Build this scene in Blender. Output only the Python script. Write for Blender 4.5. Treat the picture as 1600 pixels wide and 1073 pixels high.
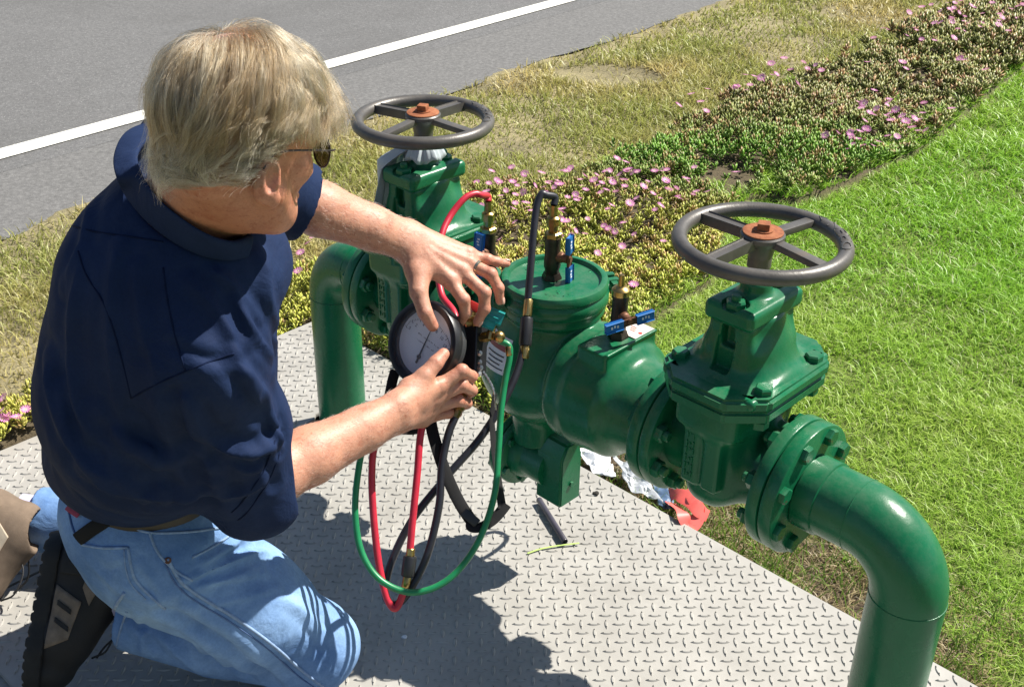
import bpy, bmesh, math, random
import numpy as np
from mathutils import Vector, Matrix, Euler
from mathutils.bvhtree import BVHTree

for o in list(bpy.data.objects):
    bpy.data.objects.remove(o)
SC = bpy.context.scene
COL = SC.collection
PI = math.pi
rng = np.random.default_rng(7)
random.seed(7)

# ------------------------------------------------------------------ camera
CAM_H = 1.6097
PITCH = math.radians(29.5715)
ROLL = math.radians(-0.8589)
FOC = 1834.34                      # focal length in photo pixels (1600 wide)
cam_d = bpy.data.cameras.new("camera")
cam = bpy.data.objects.new("camera", cam_d)
COL.objects.link(cam)
cam_d.sensor_width = 36.0
cam_d.lens = FOC / 1600 * 36.0
cam_d.clip_start = 0.05
cam_d.clip_end = 2000
cam.matrix_world = (Matrix.Translation((0, 0, CAM_H)) @ Matrix.Rotation(PI / 2 - PITCH, 4, 'X')
                    @ Matrix.Rotation(-ROLL, 4, 'Z'))
SC.camera = cam

# ------------------------------------------------------------------ sky, sun, exposure
SUN_EL, SUN_AZ = math.radians(51.0), math.radians(24.3)
sun_dir = Vector((math.cos(SUN_EL) * math.cos(SUN_AZ), math.cos(SUN_EL) * math.sin(SUN_AZ), math.sin(SUN_EL)))
W = bpy.data.worlds.new("World")
SC.world = W
W.use_nodes = True
wn = W.node_tree
wn.nodes.clear()
sky = wn.nodes.new("ShaderNodeTexSky")
sky.sky_type = 'NISHITA'
sky.sun_disc = False
sky.sun_elevation = SUN_EL
sky.sun_rotation = PI / 2 - SUN_AZ
bg = wn.nodes.new("ShaderNodeBackground")
bg.inputs[1].default_value = 0.06
wo = wn.nodes.new("ShaderNodeOutputWorld")
wn.links.new(sky.outputs[0], bg.inputs[0])
wn.links.new(bg.outputs[0], wo.inputs[0])
sl = bpy.data.lights.new("sun", 'SUN')
sl.energy = 5.0
sl.angle = math.radians(0.55)
sl.color = (1.0, 0.95, 0.86)
so = bpy.data.objects.new("sun", sl)
COL.objects.link(so)
so.rotation_euler = sun_dir.to_track_quat('Z', 'Y').to_euler()
so.location = (4, 2, 6)
SC.view_settings.view_transform = 'Standard'
SC.view_settings.look = 'None'
SC.view_settings.gamma = 1.0
SC.view_settings.exposure = 0.85
SC.cycles.max_bounces = 6
SC.cycles.diffuse_bounces = 3
SC.cycles.glossy_bounces = 3
SC.cycles.transmission_bounces = 4
SC.cycles.transparent_max_bounces = 6

# ------------------------------------------------------------------ measuring helpers
cF = np.array([0, math.cos(PITCH), -math.sin(PITCH)])
cU = np.array([0, math.sin(PITCH), math.cos(PITCH)])
cR = np.array([1.0, 0, 0])
CPOS = np.array([0, 0, CAM_H])


def ray(px, py):
    a = px - 800
    b = 536.5 - py
    x = a * math.cos(ROLL) + b * math.sin(ROLL)
    u = -a * math.sin(ROLL) + b * math.cos(ROLL)
    return cF + cR * x / FOC + cU * u / FOC


def at(px, py, d):
    return CPOS + ray(px, py) * d


def atz(px, py, z=0.0):
    v = ray(px, py)
    return CPOS + v * (z - CAM_H) / v[2]


def norm(v):
    v = np.asarray(v, float)
    return v / np.linalg.norm(v)


# backflow assembly frame: s along the pipe, t across it, z up
AP = np.array([0.3831, 1.6553, 0.0])
ATH = math.radians(-43.9022)
AXS = np.array([math.cos(ATH), math.sin(ATH), 0])
AXT = np.array([-math.sin(ATH), math.cos(ATH), 0])
AZ = 0.4626                        # height of the pipe axis over the plate


def loc2w(s, t, z):
    return AP + AXS * s + AXT * t + np.array([0, 0, z])


def w2loc(P):
    d = np.asarray(P) - AP
    return np.array([d @ AXS, d @ AXT, d[2]])


# ------------------------------------------------------------------ materials
MATS = {}


class NT:
    def __init__(self, name):
        self.m = bpy.data.materials.new(name)
        self.m.use_nodes = True
        self.t = self.m.node_tree
        self.b = self.t.nodes["Principled BSDF"]
        MATS[name] = self.m

    def n(self, typ, **kw):
        x = self.t.nodes.new(typ)
        for k, v in kw.items():
            setattr(x, k, v)
        return x

    def l(self, a, b):
        self.t.links.new(a, b)

    def noise(self, scale, detail=4, rough=0.55, coord='Object', dist=0.0, stretch=None):
        tc = self.n("ShaderNodeTexCoord")
        src = tc.outputs[coord]
        if stretch:
            mp = self.n("ShaderNodeMapping")
            mp.inputs['Scale'].default_value = stretch
            self.l(src, mp.inputs[0])
            src = mp.outputs[0]
        x = self.n("ShaderNodeTexNoise")
        x.inputs['Scale'].default_value = scale
        x.inputs['Detail'].default_value = detail
        x.inputs['Roughness'].default_value = rough
        x.inputs['Distortion'].default_value = dist
        self.l(src, x.inputs['Vector'])
        return x.outputs[0]

    def ramp(self, fac, stops):
        r = self.n("ShaderNodeValToRGB")
        e = r.color_ramp.elements
        while len(e) < len(stops):
            e.new(0.5)
        for q, (p, c) in zip(e, stops):
            q.position = p
            q.color = (*c, 1) if len(c) == 3 else c
        self.l(fac, r.inputs[0])
        return r.outputs[0]

    def mix(self, fac, a, b, mode='MIX'):
        x = self.n("ShaderNodeMix", data_type='RGBA', blend_type=mode)
        for i, v in ((0, fac), (6, a), (7, b)):
            if hasattr(v, 'links') or hasattr(v, 'is_linked'):
                self.l(v, x.inputs[i])
            else:
                x.inputs[i].default_value = v if i == 0 else (*v[:3], 1)
        return x.outputs[2]

    def math(self, op, a, b=0.0):
        x = self.n("ShaderNodeMath", operation=op)
        for i, v in ((0, a), (1, b)):
            if hasattr(v, 'is_linked'):
                self.l(v, x.inputs[i])
            else:
                x.inputs[i].default_value = v
        return x.outputs[0]

    def bump(self, h, strength=0.3, dist=0.002, prev=None):
        x = self.n("ShaderNodeBump")
        x.inputs['Strength'].default_value = strength
        x.inputs['Distance'].default_value = dist
        self.l(h, x.inputs['Height'])
        if prev is not None:
            self.l(prev, x.inputs['Normal'])
        self.l(x.outputs[0], self.b.inputs['Normal'])
        return x.outputs[0]

    def set(self, **kw):
        nm = dict(col='Base Color', rough='Roughness', metal='Metallic', spec='Specular IOR Level', coat='Coat Weight',
                  coatr='Coat Roughness', sheen='Sheen Weight', sss='Subsurface Weight', trans='Transmission Weight', ior='IOR', alpha='Alpha')
        for k, v in kw.items():
            s = self.b.inputs[nm[k]]
            if hasattr(v, 'is_linked'):
                self.l(v, s)
            else:
                s.default_value = (*v, 1) if k == 'col' else v
        return self


def simple(name, col, rough=0.5, metal=0.0, var=0.15, scale=30, bump=0.0, bscale=200, bdist=0.001, **kw):
    m = NT(name)
    nz = m.noise(scale, 5)
    c = np.array(col)
    cc = m.ramp(nz, [(0.3, tuple(c * (1 - var))), (0.7, tuple(np.minimum(c * (1 + var), 1)))])
    m.set(col=cc, rough=rough, metal=metal, **kw)
    if bump:
        m.bump(m.noise(bscale, 3), bump, bdist)
    return m.m


def attr_mat(name, attr='col', rough=0.6, **kw):
    m = NT(name)
    a = m.n("ShaderNodeAttribute", attribute_name=attr)
    m.set(col=a.outputs[0], rough=rough, **kw)
    return m, a.outputs[0]


# ------------------------------------------------------------------ object helpers
def obj(name, me, mat=None, parent=None, smooth=True, angle=35):
    if isinstance(me, bmesh.types.BMesh):
        m = bpy.data.meshes.new(name)
        me.normal_update()
        me.to_mesh(m)
        me.free()
        me = m
    o = bpy.data.objects.new(name, me)
    COL.objects.link(o)
    if mat is not None and not me.materials:
        me.materials.append(MATS[mat])
    if smooth:
        me.polygons.foreach_set('use_smooth', np.ones(len(me.polygons), bool))
        if angle:
            me.set_sharp_from_angle(angle=math.radians(angle))
    if parent is not None:
        o.parent = parent
    return o


def tag(o, label=None, cat=None, group=None, kind=None):
    if label:
        o['label'] = label
    if cat:
        o['category'] = cat
    if group:
        o['group'] = group
    if kind:
        o['kind'] = kind
    return o


def empty(name, loc=(0, 0, 0), rz=0):
    o = bpy.data.objects.new(name, None)
    COL.objects.link(o)
    o.location = loc
    o.rotation_euler = (0, 0, rz)
    o.empty_display_size = 0.05
    return o


def np_mesh(name, V, faces_flat, nper):
    """V (n,3); faces_flat indices; nper verts per face (int)"""
    me = bpy.data.meshes.new(name)
    nf = len(faces_flat) // nper
    me.vertices.add(len(V))
    me.vertices.foreach_set('co', np.ascontiguousarray(V, np.float32).ravel())
    me.loops.add(len(faces_flat))
    me.loops.foreach_set('vertex_index', np.ascontiguousarray(faces_flat, np.int32))
    me.polygons.add(nf)
    me.polygons.foreach_set('loop_start', np.arange(nf, dtype=np.int32) * nper)
    me.update(calc_edges=True)
    me.validate()
    return me


def set_col(me, C, name='col'):
    a = me.color_attributes.new(name, 'FLOAT_COLOR', 'POINT')
    C4 = np.ones((len(me.vertices), 4), np.float32)
    C4[:, :3] = C
    a.data.foreach_set('color', C4.ravel())


def frame_from(axis, hint=(0, 0, 1)):
    a = norm(axis)
    h = np.asarray(hint, float)
    if abs(a @ norm(h)) > 0.97:
        h = np.array([1.0, 0, 0]) if abs(a[0]) < 0.9 else np.array([0, 1.0, 0])
    e1 = norm(np.cross(h, a))
    e2 = np.cross(a, e1)
    return e1, e2, a


def box_bm(bm, c, half, axes=None, bev=0.002, seg=2):
    r = bmesh.ops.create_cube(bm, size=2)
    vs = r['verts']
    M = np.eye(3) if axes is None else np.stack([norm(x) for x in axes], 1)
    for v in vs:
        v.co = Vector(np.asarray(c) + M @ (np.array(v.co) * np.asarray(half)))
    if bev:
        es = list({e for v in vs for e in v.link_edges})
        bmesh.ops.bevel(bm, geom=es, offset=bev, segments=seg, affect='EDGES', profile=0.6)


def lathe_bm(bm, prof, c=(0, 0, 0), axis=(0, 0, 1), n=40, hint=(0, 0, 1), ph=0.0, caps=True):
    """prof list of (radius, along)"""
    e1, e2, a = frame_from(axis, hint)
    c = np.asarray(c, float)
    rings = []
    for (r, z) in prof:
        if r < 1e-6:
            rings.append([bm.verts.new(c + a * z)])
        else:
            rings.append([bm.verts.new(c + a * z + r * (math.cos(2 * PI * k / n + ph) * e1 + math.sin(2 * PI * k / n + ph) * e2)) for k in range(n)])
    for A, B in zip(rings, rings[1:]):
        for k in range(n):
            k2 = (k + 1) % n
            if len(A) == 1 and len(B) == 1:
                continue
            if len(A) == 1:
                bm.faces.new((A[0], B[k2], B[k]))
            elif len(B) == 1:
                bm.faces.new((A[k], A[k2], B[0]))
            else:
                bm.faces.new((A[k], A[k2], B[k2], B[k]))
    if caps:
        if len(rings[0]) > 2:
            bm.faces.new(rings[0][::-1])
        if len(rings[-1]) > 2:
            bm.faces.new(rings[-1])


def disc_prof(R, z0, z1, b=0.003):
    return [(0, z0), (R - b, z0), (R - b * .3, z0 + b * .3), (R, z0 + b), (R, z1 - b), (R - b * .3, z1 - b * .3), (R - b, z1), (0, z1)]


def spline(pts, n=12):
    P = np.asarray(pts, float)
    Q = np.vstack([2 * P[0] - P[1], P, 2 * P[-1] - P[-2]])
    out = []
    for i in range(1, len(Q) - 2):
        p0, p1, p2, p3 = Q[i - 1:i + 3]
        t = np.linspace(0, 1, n, endpoint=False)[:, None]
        out.append(0.5 * ((2 * p1) + (-p0 + p2) * t + (2 * p0 - 5 * p1 + 4 * p2 - p3) * t ** 2 + (-p0 + 3 * p1 - 3 * p2 + p3) * t ** 3))
    out.append(P[-1:])
    return np.vstack(out)


def tube_mesh(name, P, R, n=12, flat=None, closed=False, hint=None):
    """sweep of circle radius R (scalar/array) along P. flat=(wide,thin) makes a ribbon section"""
    P = np.asarray(P, float)
    m = len(P)
    R = np.broadcast_to(np.asarray(R, float), (m,))
    T = np.gradient(P, axis=0)
    if closed:
        T = np.roll(P, -1, 0) - np.roll(P, 1, 0)
    T /= np.linalg.norm(T, axis=1)[:, None] + 1e-12
    h = np.array([0.3, 0.2, 1.0]) if hint is None else np.asarray(hint, float)
    e1 = norm(np.cross(h, T[0]))
    V = []
    for i in range(m):
        e1 = e1 - T[i] * (e1 @ T[i])
        if hint is not None:
            e1 = np.cross(h, T[i])
        e1 = e1 / (np.linalg.norm(e1) + 1e-12)
        e2 = np.cross(T[i], e1)
        a = np.linspace(0, 2 * PI, n, endpoint=False)
        wx, wy = (1, 1) if flat is None else flat
        V.append(P[i] + R[i] * (wx * np.cos(a)[:, None] * e1 + wy * np.sin(a)[:, None] * e2))
    V = np.vstack(V)
    F = []
    for i in range(m if closed else m - 1):
        i2 = (i + 1) % m
        for k in range(n):
            k2 = (k + 1) % n
            F.append((i * n + k, i * n + k2, i2 * n + k2, i2 * n + k))
    if not closed:
        F.append(tuple(range(n))[::-1])
        F.append(tuple((m - 1) * n + k for k in range(n)))
    me = bpy.data.meshes.new(name)
    me.from_pydata([tuple(v) for v in V], [], F)
    me.update()
    return me


def bm_add_mesh(bm, me):
    bm.from_mesh(me)
    bpy.data.meshes.remove(me)


# ------------------------------------------------------------------ implicit surfaces
class Field:
    def __init__(self, lo, hi, h):
        self.lo = np.asarray(lo, float)
        self.h = h
        self.n = np.ceil((np.asarray(hi) - self.lo) / h).astype(int) + 1
        self.F = np.full(self.n, 1.0, np.float32)
        self.ax = [(self.lo[i] + h * np.arange(self.n[i])).astype(np.float32) for i in range(3)]

    def sl(self, lo, hi):
        a = np.clip(np.floor((np.asarray(lo) - self.lo) / self.h).astype(int), 0, self.n)
        b = np.clip(np.ceil((np.asarray(hi) - self.lo) / self.h).astype(int) + 1, 0, self.n)
        S = tuple(slice(x, y) for x, y in zip(a, b))
        X = self.ax[0][S[0]][:, None, None]
        Y = self.ax[1][S[1]][None, :, None]
        Z = self.ax[2][S[2]][None, None, :]
        return S, X, Y, Z

    def put(self, S, d, k, op='add'):
        A = self.F[S]
        if A.size == 0:
            return
        if op == 'sub':
            B = -d
            if k > 0:
                hh = np.maximum(k - np.abs(A - B), 0) / k
                self.F[S] = np.maximum(A, B) + hh * hh * k * 0.25
            else:
                self.F[S] = np.maximum(A, B)
            return
        if k > 0:
            hh = np.maximum(k - np.abs(A - d), 0) / k
            self.F[S] = np.minimum(A, d) - hh * hh * k * 0.25
        else:
            self.F[S] = np.minimum(A, d)

    def cone(self, a, b, ra, rb, k=0.01, op='add', sc=None):
        a = np.asarray(a, float)
        b = np.asarray(b, float)
        m = max(ra, rb) + k + 4 * self.h
        S, X, Y, Z = self.sl(np.minimum(a, b) - m, np.maximum(a, b) + m)
        ab = b - a
        L = float(ab @ ab) + 1e-12
        px, py, pz = X - a[0], Y - a[1], Z - a[2]
        t = np.clip((px * ab[0] + py * ab[1] + pz * ab[2]) / L, 0, 1)
        d = np.sqrt((px - t * ab[0]) ** 2 + (py - t * ab[1]) ** 2 + (pz - t * ab[2]) ** 2) - (ra + (rb - ra) * t)
        self.put(S, d, k, op)
        return self

    def chain(self, pts, rad, k=0.01, op='add'):
        for i in range(len(pts) - 1):
            self.cone(pts[i], pts[i + 1], rad[i], rad[i + 1], k, op)
        return self

    def ell(self, c, rad, axes=None, k=0.01, op='add'):
        c = np.asarray(c, float)
        A = np.eye(3) if axes is None else np.stack([norm(x) for x in axes])
        m = max(rad) + k + 4 * self.h
        S, X, Y, Z = self.sl(c - m, c + m)
        x, y, z = X - c[0], Y - c[1], Z - c[2]
        q = [A[i][0] * x + A[i][1] * y + A[i][2] * z for i in range(3)]
        k0 = np.sqrt(sum((q[i] / rad[i]) ** 2 for i in range(3)))
        k1 = np.sqrt(sum((q[i] / rad[i] ** 2) ** 2 for i in range(3))) + 1e-9
        self.put(S, k0 * (k0 - 1) / k1, k, op)
        return self

    def rbox(self, c, half, r=0.005, axes=None, k=0.0, op='add'):
        c = np.asarray(c, float)
        A = np.eye(3) if axes is None else np.stack([norm(x) for x in axes])
        m = np.linalg.norm(half) + k + 4 * self.h
        S, X, Y, Z = self.sl(c - m, c + m)
        x, y, z = X - c[0], Y - c[1], Z - c[2]
        q = [np.abs(A[i][0] * x + A[i][1] * y + A[i][2] * z) - (half[i] - r) for i in range(3)]
        out = np.sqrt(sum(np.maximum(v, 0) ** 2 for v in q))
        ins = np.minimum(np.maximum(np.maximum(q[0], q[1]), q[2]), 0)
        self.put(S, out + ins - r, k, op)
        return self

    def cyl(self, a, b, ra, rb=None, r=0.003, k=0.0, op='add'):
        rb = ra if rb is None else rb
        a = np.asarray(a, float)
        b = np.asarray(b, float)
        m = max(ra, rb) + k + 4 * self.h
        S, X, Y, Z = self.sl(np.minimum(a, b) - m, np.maximum(a, b) + m)
        L = np.linalg.norm(b - a)
        u = (b - a) / L
        px, py, pz = X - a[0], Y - a[1], Z - a[2]
        t = px * u[0] + py * u[1] + pz * u[2]
        rr = np.sqrt(np.maximum((px - t * u[0]) ** 2 + (py - t * u[1]) ** 2 + (pz - t * u[2]) ** 2, 0))
        R = ra + (rb - ra) * np.clip(t / L, 0, 1)
        q0 = (rr - R) + r
        q1 = np.abs(t - L / 2) - L / 2 + r
        d = np.sqrt(np.maximum(q0, 0) ** 2 + np.maximum(q1, 0) ** 2) + np.minimum(np.maximum(q0, q1), 0) - r
        self.put(S, d, k, op)
        return self

    def half(self, p, nrm, k=0.0):
        """cut away the side the normal points to"""
        nn = norm(nrm)
        X, Y, Z = self.ax[0][:, None, None], self.ax[1][None, :, None], self.ax[2][None, None, :]
        d = (X - p[0]) * nn[0] + (Y - p[1]) * nn[1] + (Z - p[2]) * nn[2]
        B = d
        if k > 0:
            hh = np.maximum(k - np.abs(self.F - B), 0) / k
            self.F = np.maximum(self.F, B) + hh * hh * k * 0.25
        else:
            self.F = np.maximum(self.F, B)
        return self

    def mesh_arrays(self):
        F = self.F
        F[0] = F[-1] = 1
        F[:, 0] = F[:, -1] = 1
        F[:, :, 0] = F[:, :, -1] = 1
        ins = F < 0
        nx, ny, nz = F.shape
        cs = np.zeros((nx - 1, ny - 1, nz - 1), np.int8)
        for i in (0, 1):
            for j in (0, 1):
                for k in (0, 1):
                    cs += ins[i:nx - 1 + i, j:ny - 1 + j, k:nz - 1 + k]
        act = (cs > 0) & (cs < 8)
        ci = np.argwhere(act)
        idx = np.full(act.shape, -1, np.int32)
        idx[act] = np.arange(len(ci))
        acc = np.zeros((len(ci), 3))
        cnt = np.zeros(len(ci))
        cor = [(i, j, k) for i in (0, 1) for j in (0, 1) for k in (0, 1)]
        vals = {c: F[ci[:, 0] + c[0], ci[:, 1] + c[1], ci[:, 2] + c[2]] for c in cor}
        for a in cor:
            for b in cor:
                if sum(abs(x - y) for x, y in zip(a, b)) == 1 and a < b:
                    va, vb = vals[a], vals[b]
                    m = (va < 0) != (vb < 0)
                    t = np.where(m, va / np.where(m, va - vb, 1), 0)[:, None]
                    p = np.array(a) + t * (np.array(b) - np.array(a))
                    acc += np.where(m[:, None], p, 0)
                    cnt += m
        V = self.lo + self.h * (ci + acc / cnt[:, None])
        Q = []
        for axn in range(3):
            o1, o2 = [(1, 2), (2, 0), (0, 1)][axn]
            s0 = [slice(1, -1)] * 3
            s0[axn] = slice(0, -1)
            s1 = [slice(1, -1)] * 3
            s1[axn] = slice(1, None)
            d = ins[tuple(s0)] != ins[tuple(s1)]
            e = np.argwhere(d)
            off = np.array([1, 1, 1])
            off[axn] = 0
            e = e + off
            sg = ins[e[:, 0], e[:, 1], e[:, 2]]
            u1 = np.zeros(3, int)
            u1[o1] = 1
            u2 = np.zeros(3, int)
            u2[o2] = 1
            qd = np.stack([idx[tuple((e - a).T)] for a in (u1 + u2, u2, 0 * u1, u1)], 1)
            qd[~sg] = qd[~sg][:, ::-1]
            Q.append(qd)
        return V, np.vstack(Q).astype(np.int32)

    def mesh(self, name):
        V, Q = self.mesh_arrays()
        return np_mesh(name, V, Q.ravel(), 4)


def join_arrays(parts):
    Vs, Qs, o = [], [], 0
    for V, Q in parts:
        Vs.append(V)
        Qs.append(Q + o)
        o += len(V)
    return np.vstack(Vs), np.vstack(Qs)


def relax(V, Q, it=2, lam=0.5):
    E = np.vstack([Q[:, [0, 1]], Q[:, [1, 2]], Q[:, [2, 3]], Q[:, [3, 0]]])
    for _ in range(it):
        S = np.zeros_like(V)
        c = np.zeros(len(V))
        np.add.at(S, E[:, 0], V[E[:, 1]])
        np.add.at(c, E[:, 0], 1)
        np.add.at(S, E[:, 1], V[E[:, 0]])
        np.add.at(c, E[:, 1], 1)
        V = V + lam * (S / np.maximum(c, 1)[:, None] - V)
    return V


def vnormals(V, Q):
    n = np.cross(V[Q[:, 2]] - V[Q[:, 0]], V[Q[:, 3]] - V[Q[:, 1]])
    N = np.zeros_like(V)
    for i in range(4):
        np.add.at(N, Q[:, i], n)
    return N / (np.linalg.norm(N, axis=1)[:, None] + 1e-12)


def vnoise(P, seed=0):
    """cheap smooth value noise, P (n,3) -> (n,) in -1..1"""
    P = np.asarray(P, float)
    i = np.floor(P).astype(np.int64)
    f = P - i
    u = f * f * (3 - 2 * f)

    def hsh(a):
        h = (a[:, 0] * 374761393 + a[:, 1] * 668265263 + a[:, 2] * 2147483647 + seed * 1274126177) & 0xffffffff
        h = ((h ^ (h >> 13)) * 1274126177) & 0xffffffff
        return ((h ^ (h >> 16)) & 0xffff) / 32767.5 - 1
    r = 0
    for dx in (0, 1):
        for dy in (0, 1):
            for dz in (0, 1):
                w = (u[:, 0] if dx else 1 - u[:, 0]) * (u[:, 1] if dy else 1 - u[:, 1]) * (u[:, 2] if dz else 1 - u[:, 2])
                r = r + w * hsh(i + np.array([dx, dy, dz]))
    return r


def fbm(P, o=3, seed=0):
    r, a = 0, 1
    for k in range(o):
        r = r + a * vnoise(P * 2 ** k, seed + k)
        a *= 0.5
    return r
# ================================================================== SETTING
# ---- materials of the setting
m = NT('asphalt')
n1 = m.noise(3, 4)
n2 = m.noise(260, 3, 0.7)
n3 = m.noise(90, 2, 0.6)
n4 = m.noise(55, 4, 0.75)
n2 = m.math('ADD', m.math('MULTIPLY', n2, 0.5), m.math('MULTIPLY', n4, 0.5))
c = m.ramp(n2, [(0.30, (0.045, 0.044, 0.043)), (0.5, (0.118, 0.117, 0.116)), (0.68, (0.215, 0.212, 0.208))])
c = m.mix(m.math('MULTIPLY', n1, 0.35), c, (0.14, 0.139, 0.138))
st = m.ramp(m.noise(120, 2, 0.4), [(0.66, (0, 0, 0)), (0.70, (0.8, 0.8, 0.8))])
c = m.mix(st, c, (0.33, 0.32, 0.31))
c = m.mix(m.ramp(m.noise(0.9, 5, 0.65, dist=1.0), [(0.45, (0, 0, 0)), (0.7, (0.5, 0.5, 0.5))]), c, (0.085, 0.083, 0.08))
m.set(col=c, rough=0.85)
m.bump(n3, 0.5, 0.004)
m = NT('shoulder')
n2 = m.noise(240, 3, 0.7)
n4 = m.noise(55, 4, 0.75)
n2 = m.math('ADD', m.math('MULTIPLY', n2, 0.5), m.math('MULTIPLY', n4, 0.5))
c = m.ramp(n2, [(0.30, (0.06, 0.059, 0.057)), (0.5, (0.130, 0.128, 0.125)), (0.68, (0.235, 0.23, 0.222))])
m.set(col=c, rough=0.88)
m.bump(m.noise(80, 2), 0.4, 0.003)
m = NT('road_paint')
c = m.ramp(m.noise(60, 5, 0.7), [(0.30, (0.30, 0.29, 0.27)), (0.46, (0.72, 0.71, 0.64))])
m.set(col=c, rough=0.6)
m.bump(m.noise(150, 2), 0.3, 0.002)
m, ca = attr_mat('soil', rough=0.95)
c = m.mix(0.75, ca, m.ramp(m.noise(70, 6, 0.7), [(0.3, (0.25, 0.25, 0.25)), (0.7, (1, 1, 1))]), 'MULTIPLY')
m.set(col=c)
m.bump(m.noise(60, 6, 0.7), 0.9, 0.012)


def leaf_mat(name, trans=0.35, rough=0.5):
    m, ca = attr_mat(name, rough=rough)
    tr = m.n("ShaderNodeBsdfTranslucent")
    m.l(ca, tr.inputs[0])
    mx = m.n("ShaderNodeMixShader")
    mx.inputs[0].default_value = trans
    m.l(m.b.outputs[0], mx.inputs[1])
    m.l(tr.outputs[0], mx.inputs[2])
    m.l(mx.outputs[0], m.t.nodes["Material Output"].inputs[0])
    return m


leaf_mat('grass_blade', 0.4, 0.45)
leaf_mat('succulent', 0.15, 0.4)
leaf_mat('petal', 0.35, 0.5)
m = NT('plate_paint')
n1 = m.noise(7, 5, 0.6)
n2 = m.noise(120, 4, 0.7)
n3 = m.noise(22, 6, 0.75)
c = m.ramp(n1, [(0.3, (0.30, 0.288, 0.262)), (0.7, (0.385, 0.372, 0.343))])
c = m.mix(m.ramp(n3, [(0.60, (0, 0, 0)), (0.78, (0.38, 0.38, 0.38))]), c, (0.25, 0.235, 0.21))
c = m.mix(m.ramp(n2, [(0.62, (0, 0, 0)), (0.74, (0.5, 0.5, 0.5))]), c, (0.2, 0.19, 0.18))
c = m.mix(m.ramp(m.noise(3.1, 6, 0.7, dist=0.8), [(0.52, (0, 0, 0)), (0.70, (0.45, 0.45, 0.45))]), c, (0.24, 0.225, 0.20))
scr = m.ramp(m.noise(40, 4, 0.6, stretch=(1, 0.06, 1)), [(0.66, (0, 0, 0)), (0.72, (0.35, 0.35, 0.35))])
c = m.mix(scr, c, (0.24, 0.23, 0.22))
rs_ = m.ramp(m.noise(14, 7, 0.8), [(0.68, (0, 0, 0)), (0.78, (0.5, 0.5, 0.5))])
c = m.mix(rs_, c, (0.26, 0.17, 0.10))
m.set(col=c, rough=m.ramp(n3, [(0.3, (0.40, 0.40, 0.40)), (0.7, (0.58, 0.58, 0.58))]))
m.bump(n2, 0.12, 0.001)
simple('concrete', (0.30, 0.29, 0.27), 0.9, var=0.25, scale=40, bump=0.5, bscale=120, bdist=0.003)
simple('dark_hole', (0.03, 0.027, 0.022), 0.95, var=0.4, scale=60)


def inpoly(P, poly):
    x, y = P[:, 0], P[:, 1]
    r = np.zeros(len(P), bool)
    n = len(poly)
    for i in range(n):
        x1, y1 = poly[i]
        x2, y2 = poly[(i + 1) % n]
        cr = ((y1 > y) != (y2 > y)) & (x < (x2 - x1) * (y - y1) / (y2 - y1 + 1e-12) + x1)
        r ^= cr
    return r


GZ = -0.05
px_poly = lambda L, z=GZ: [tuple(atz(a, b, z)[:2]) for a, b in L]
# road edge line and marking line, measured on the ground
RE0, RE1 = atz(0, 370, GZ), atz(1150, 0, GZ)
RD = norm(RE1 - RE0)
RN = np.array([-RD[1], RD[0], 0])              # towards the carriageway (away from the camera)
WL0, WL1 = atz(0, 243, GZ), atz(885, 0, GZ)


def road_side(P):
    return (P[:, 0] - RE0[0]) * RN[0] + (P[:, 1] - RE0[1]) * RN[1]


BED = px_poly([(-300, 760), (0, 612), (120, 560), (300, 482), (430, 418), (560, 345), (700, 285), (800, 272), (860, 262), (920, 235), (990, 212), (1100, 156),
               (1190, 110), (1270, 84), (1370, 42), (1460, 8), (1800, -90)], 0.06) + px_poly([(1800, -10), (1640, 80), (1560, 140), (1500, 195), (1440, 240), (1340, 285),
               (1290, 310), (1240, 330), (1180, 318), (1140, 345), (1120, 400), (1120, 440), (1060, 480), (1010, 515), (960, 560), (900, 640), (700, 680), (530, 520), (-300, 900)])
PLATE_S0, PLATE_SEAM, PLATE_S1, PLATE_T0, PLATE_T1 = -1.585, -1.112, 0.95, -0.97, 0.285


def local2(P):
    d = P[:, :2] - AP[:2]
    return d @ AXS[:2], d @ AXT[:2]


def in_plate(P, m=0.0):
    s, t = local2(P)
    return (s > PLATE_S0 - m) & (s < PLATE_S1 + m) & (t > PLATE_T0 - m) & (t < PLATE_T1 + m)


def gheight(P):
    q = np.zeros((len(P), 3))
    q[:, :2] = P[:, :2]
    z = GZ + 0.010 * fbm(q * 4.0, 3, 3)
    s, t = local2(P)
    bed = inpoly(P, BED) & ~in_plate(P, 0.02)
    mnd = np.where(bed, 0.02 + 0.04 * (fbm(q * 2.3, 2, 9) * 0.5 + 0.5), 0)
    rs = road_side(P)
    far = np.clip((np.hypot(P[:, 0], P[:, 1] - 3) - 12) / 20, 0, 1)
    z = z * (1 - far) + GZ * far + mnd
    z = np.where(rs > 0.05, GZ - 0.012, np.where(rs > -0.15, np.minimum(z, GZ + 0.004), z))
    return np.where(in_plate(P, 0.0), GZ - 0.10, z)


def axis_pts(lo, hi, st, far):
    a = list(np.arange(lo, hi, st))
    d = st
    x, y = lo, hi
    L, R = [], []
    while x > -far:
        d *= 1.6
        x -= d
        y += d
        L.append(x)
        R.append(y)
    return np.array(L[::-1] + a + R)


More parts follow.
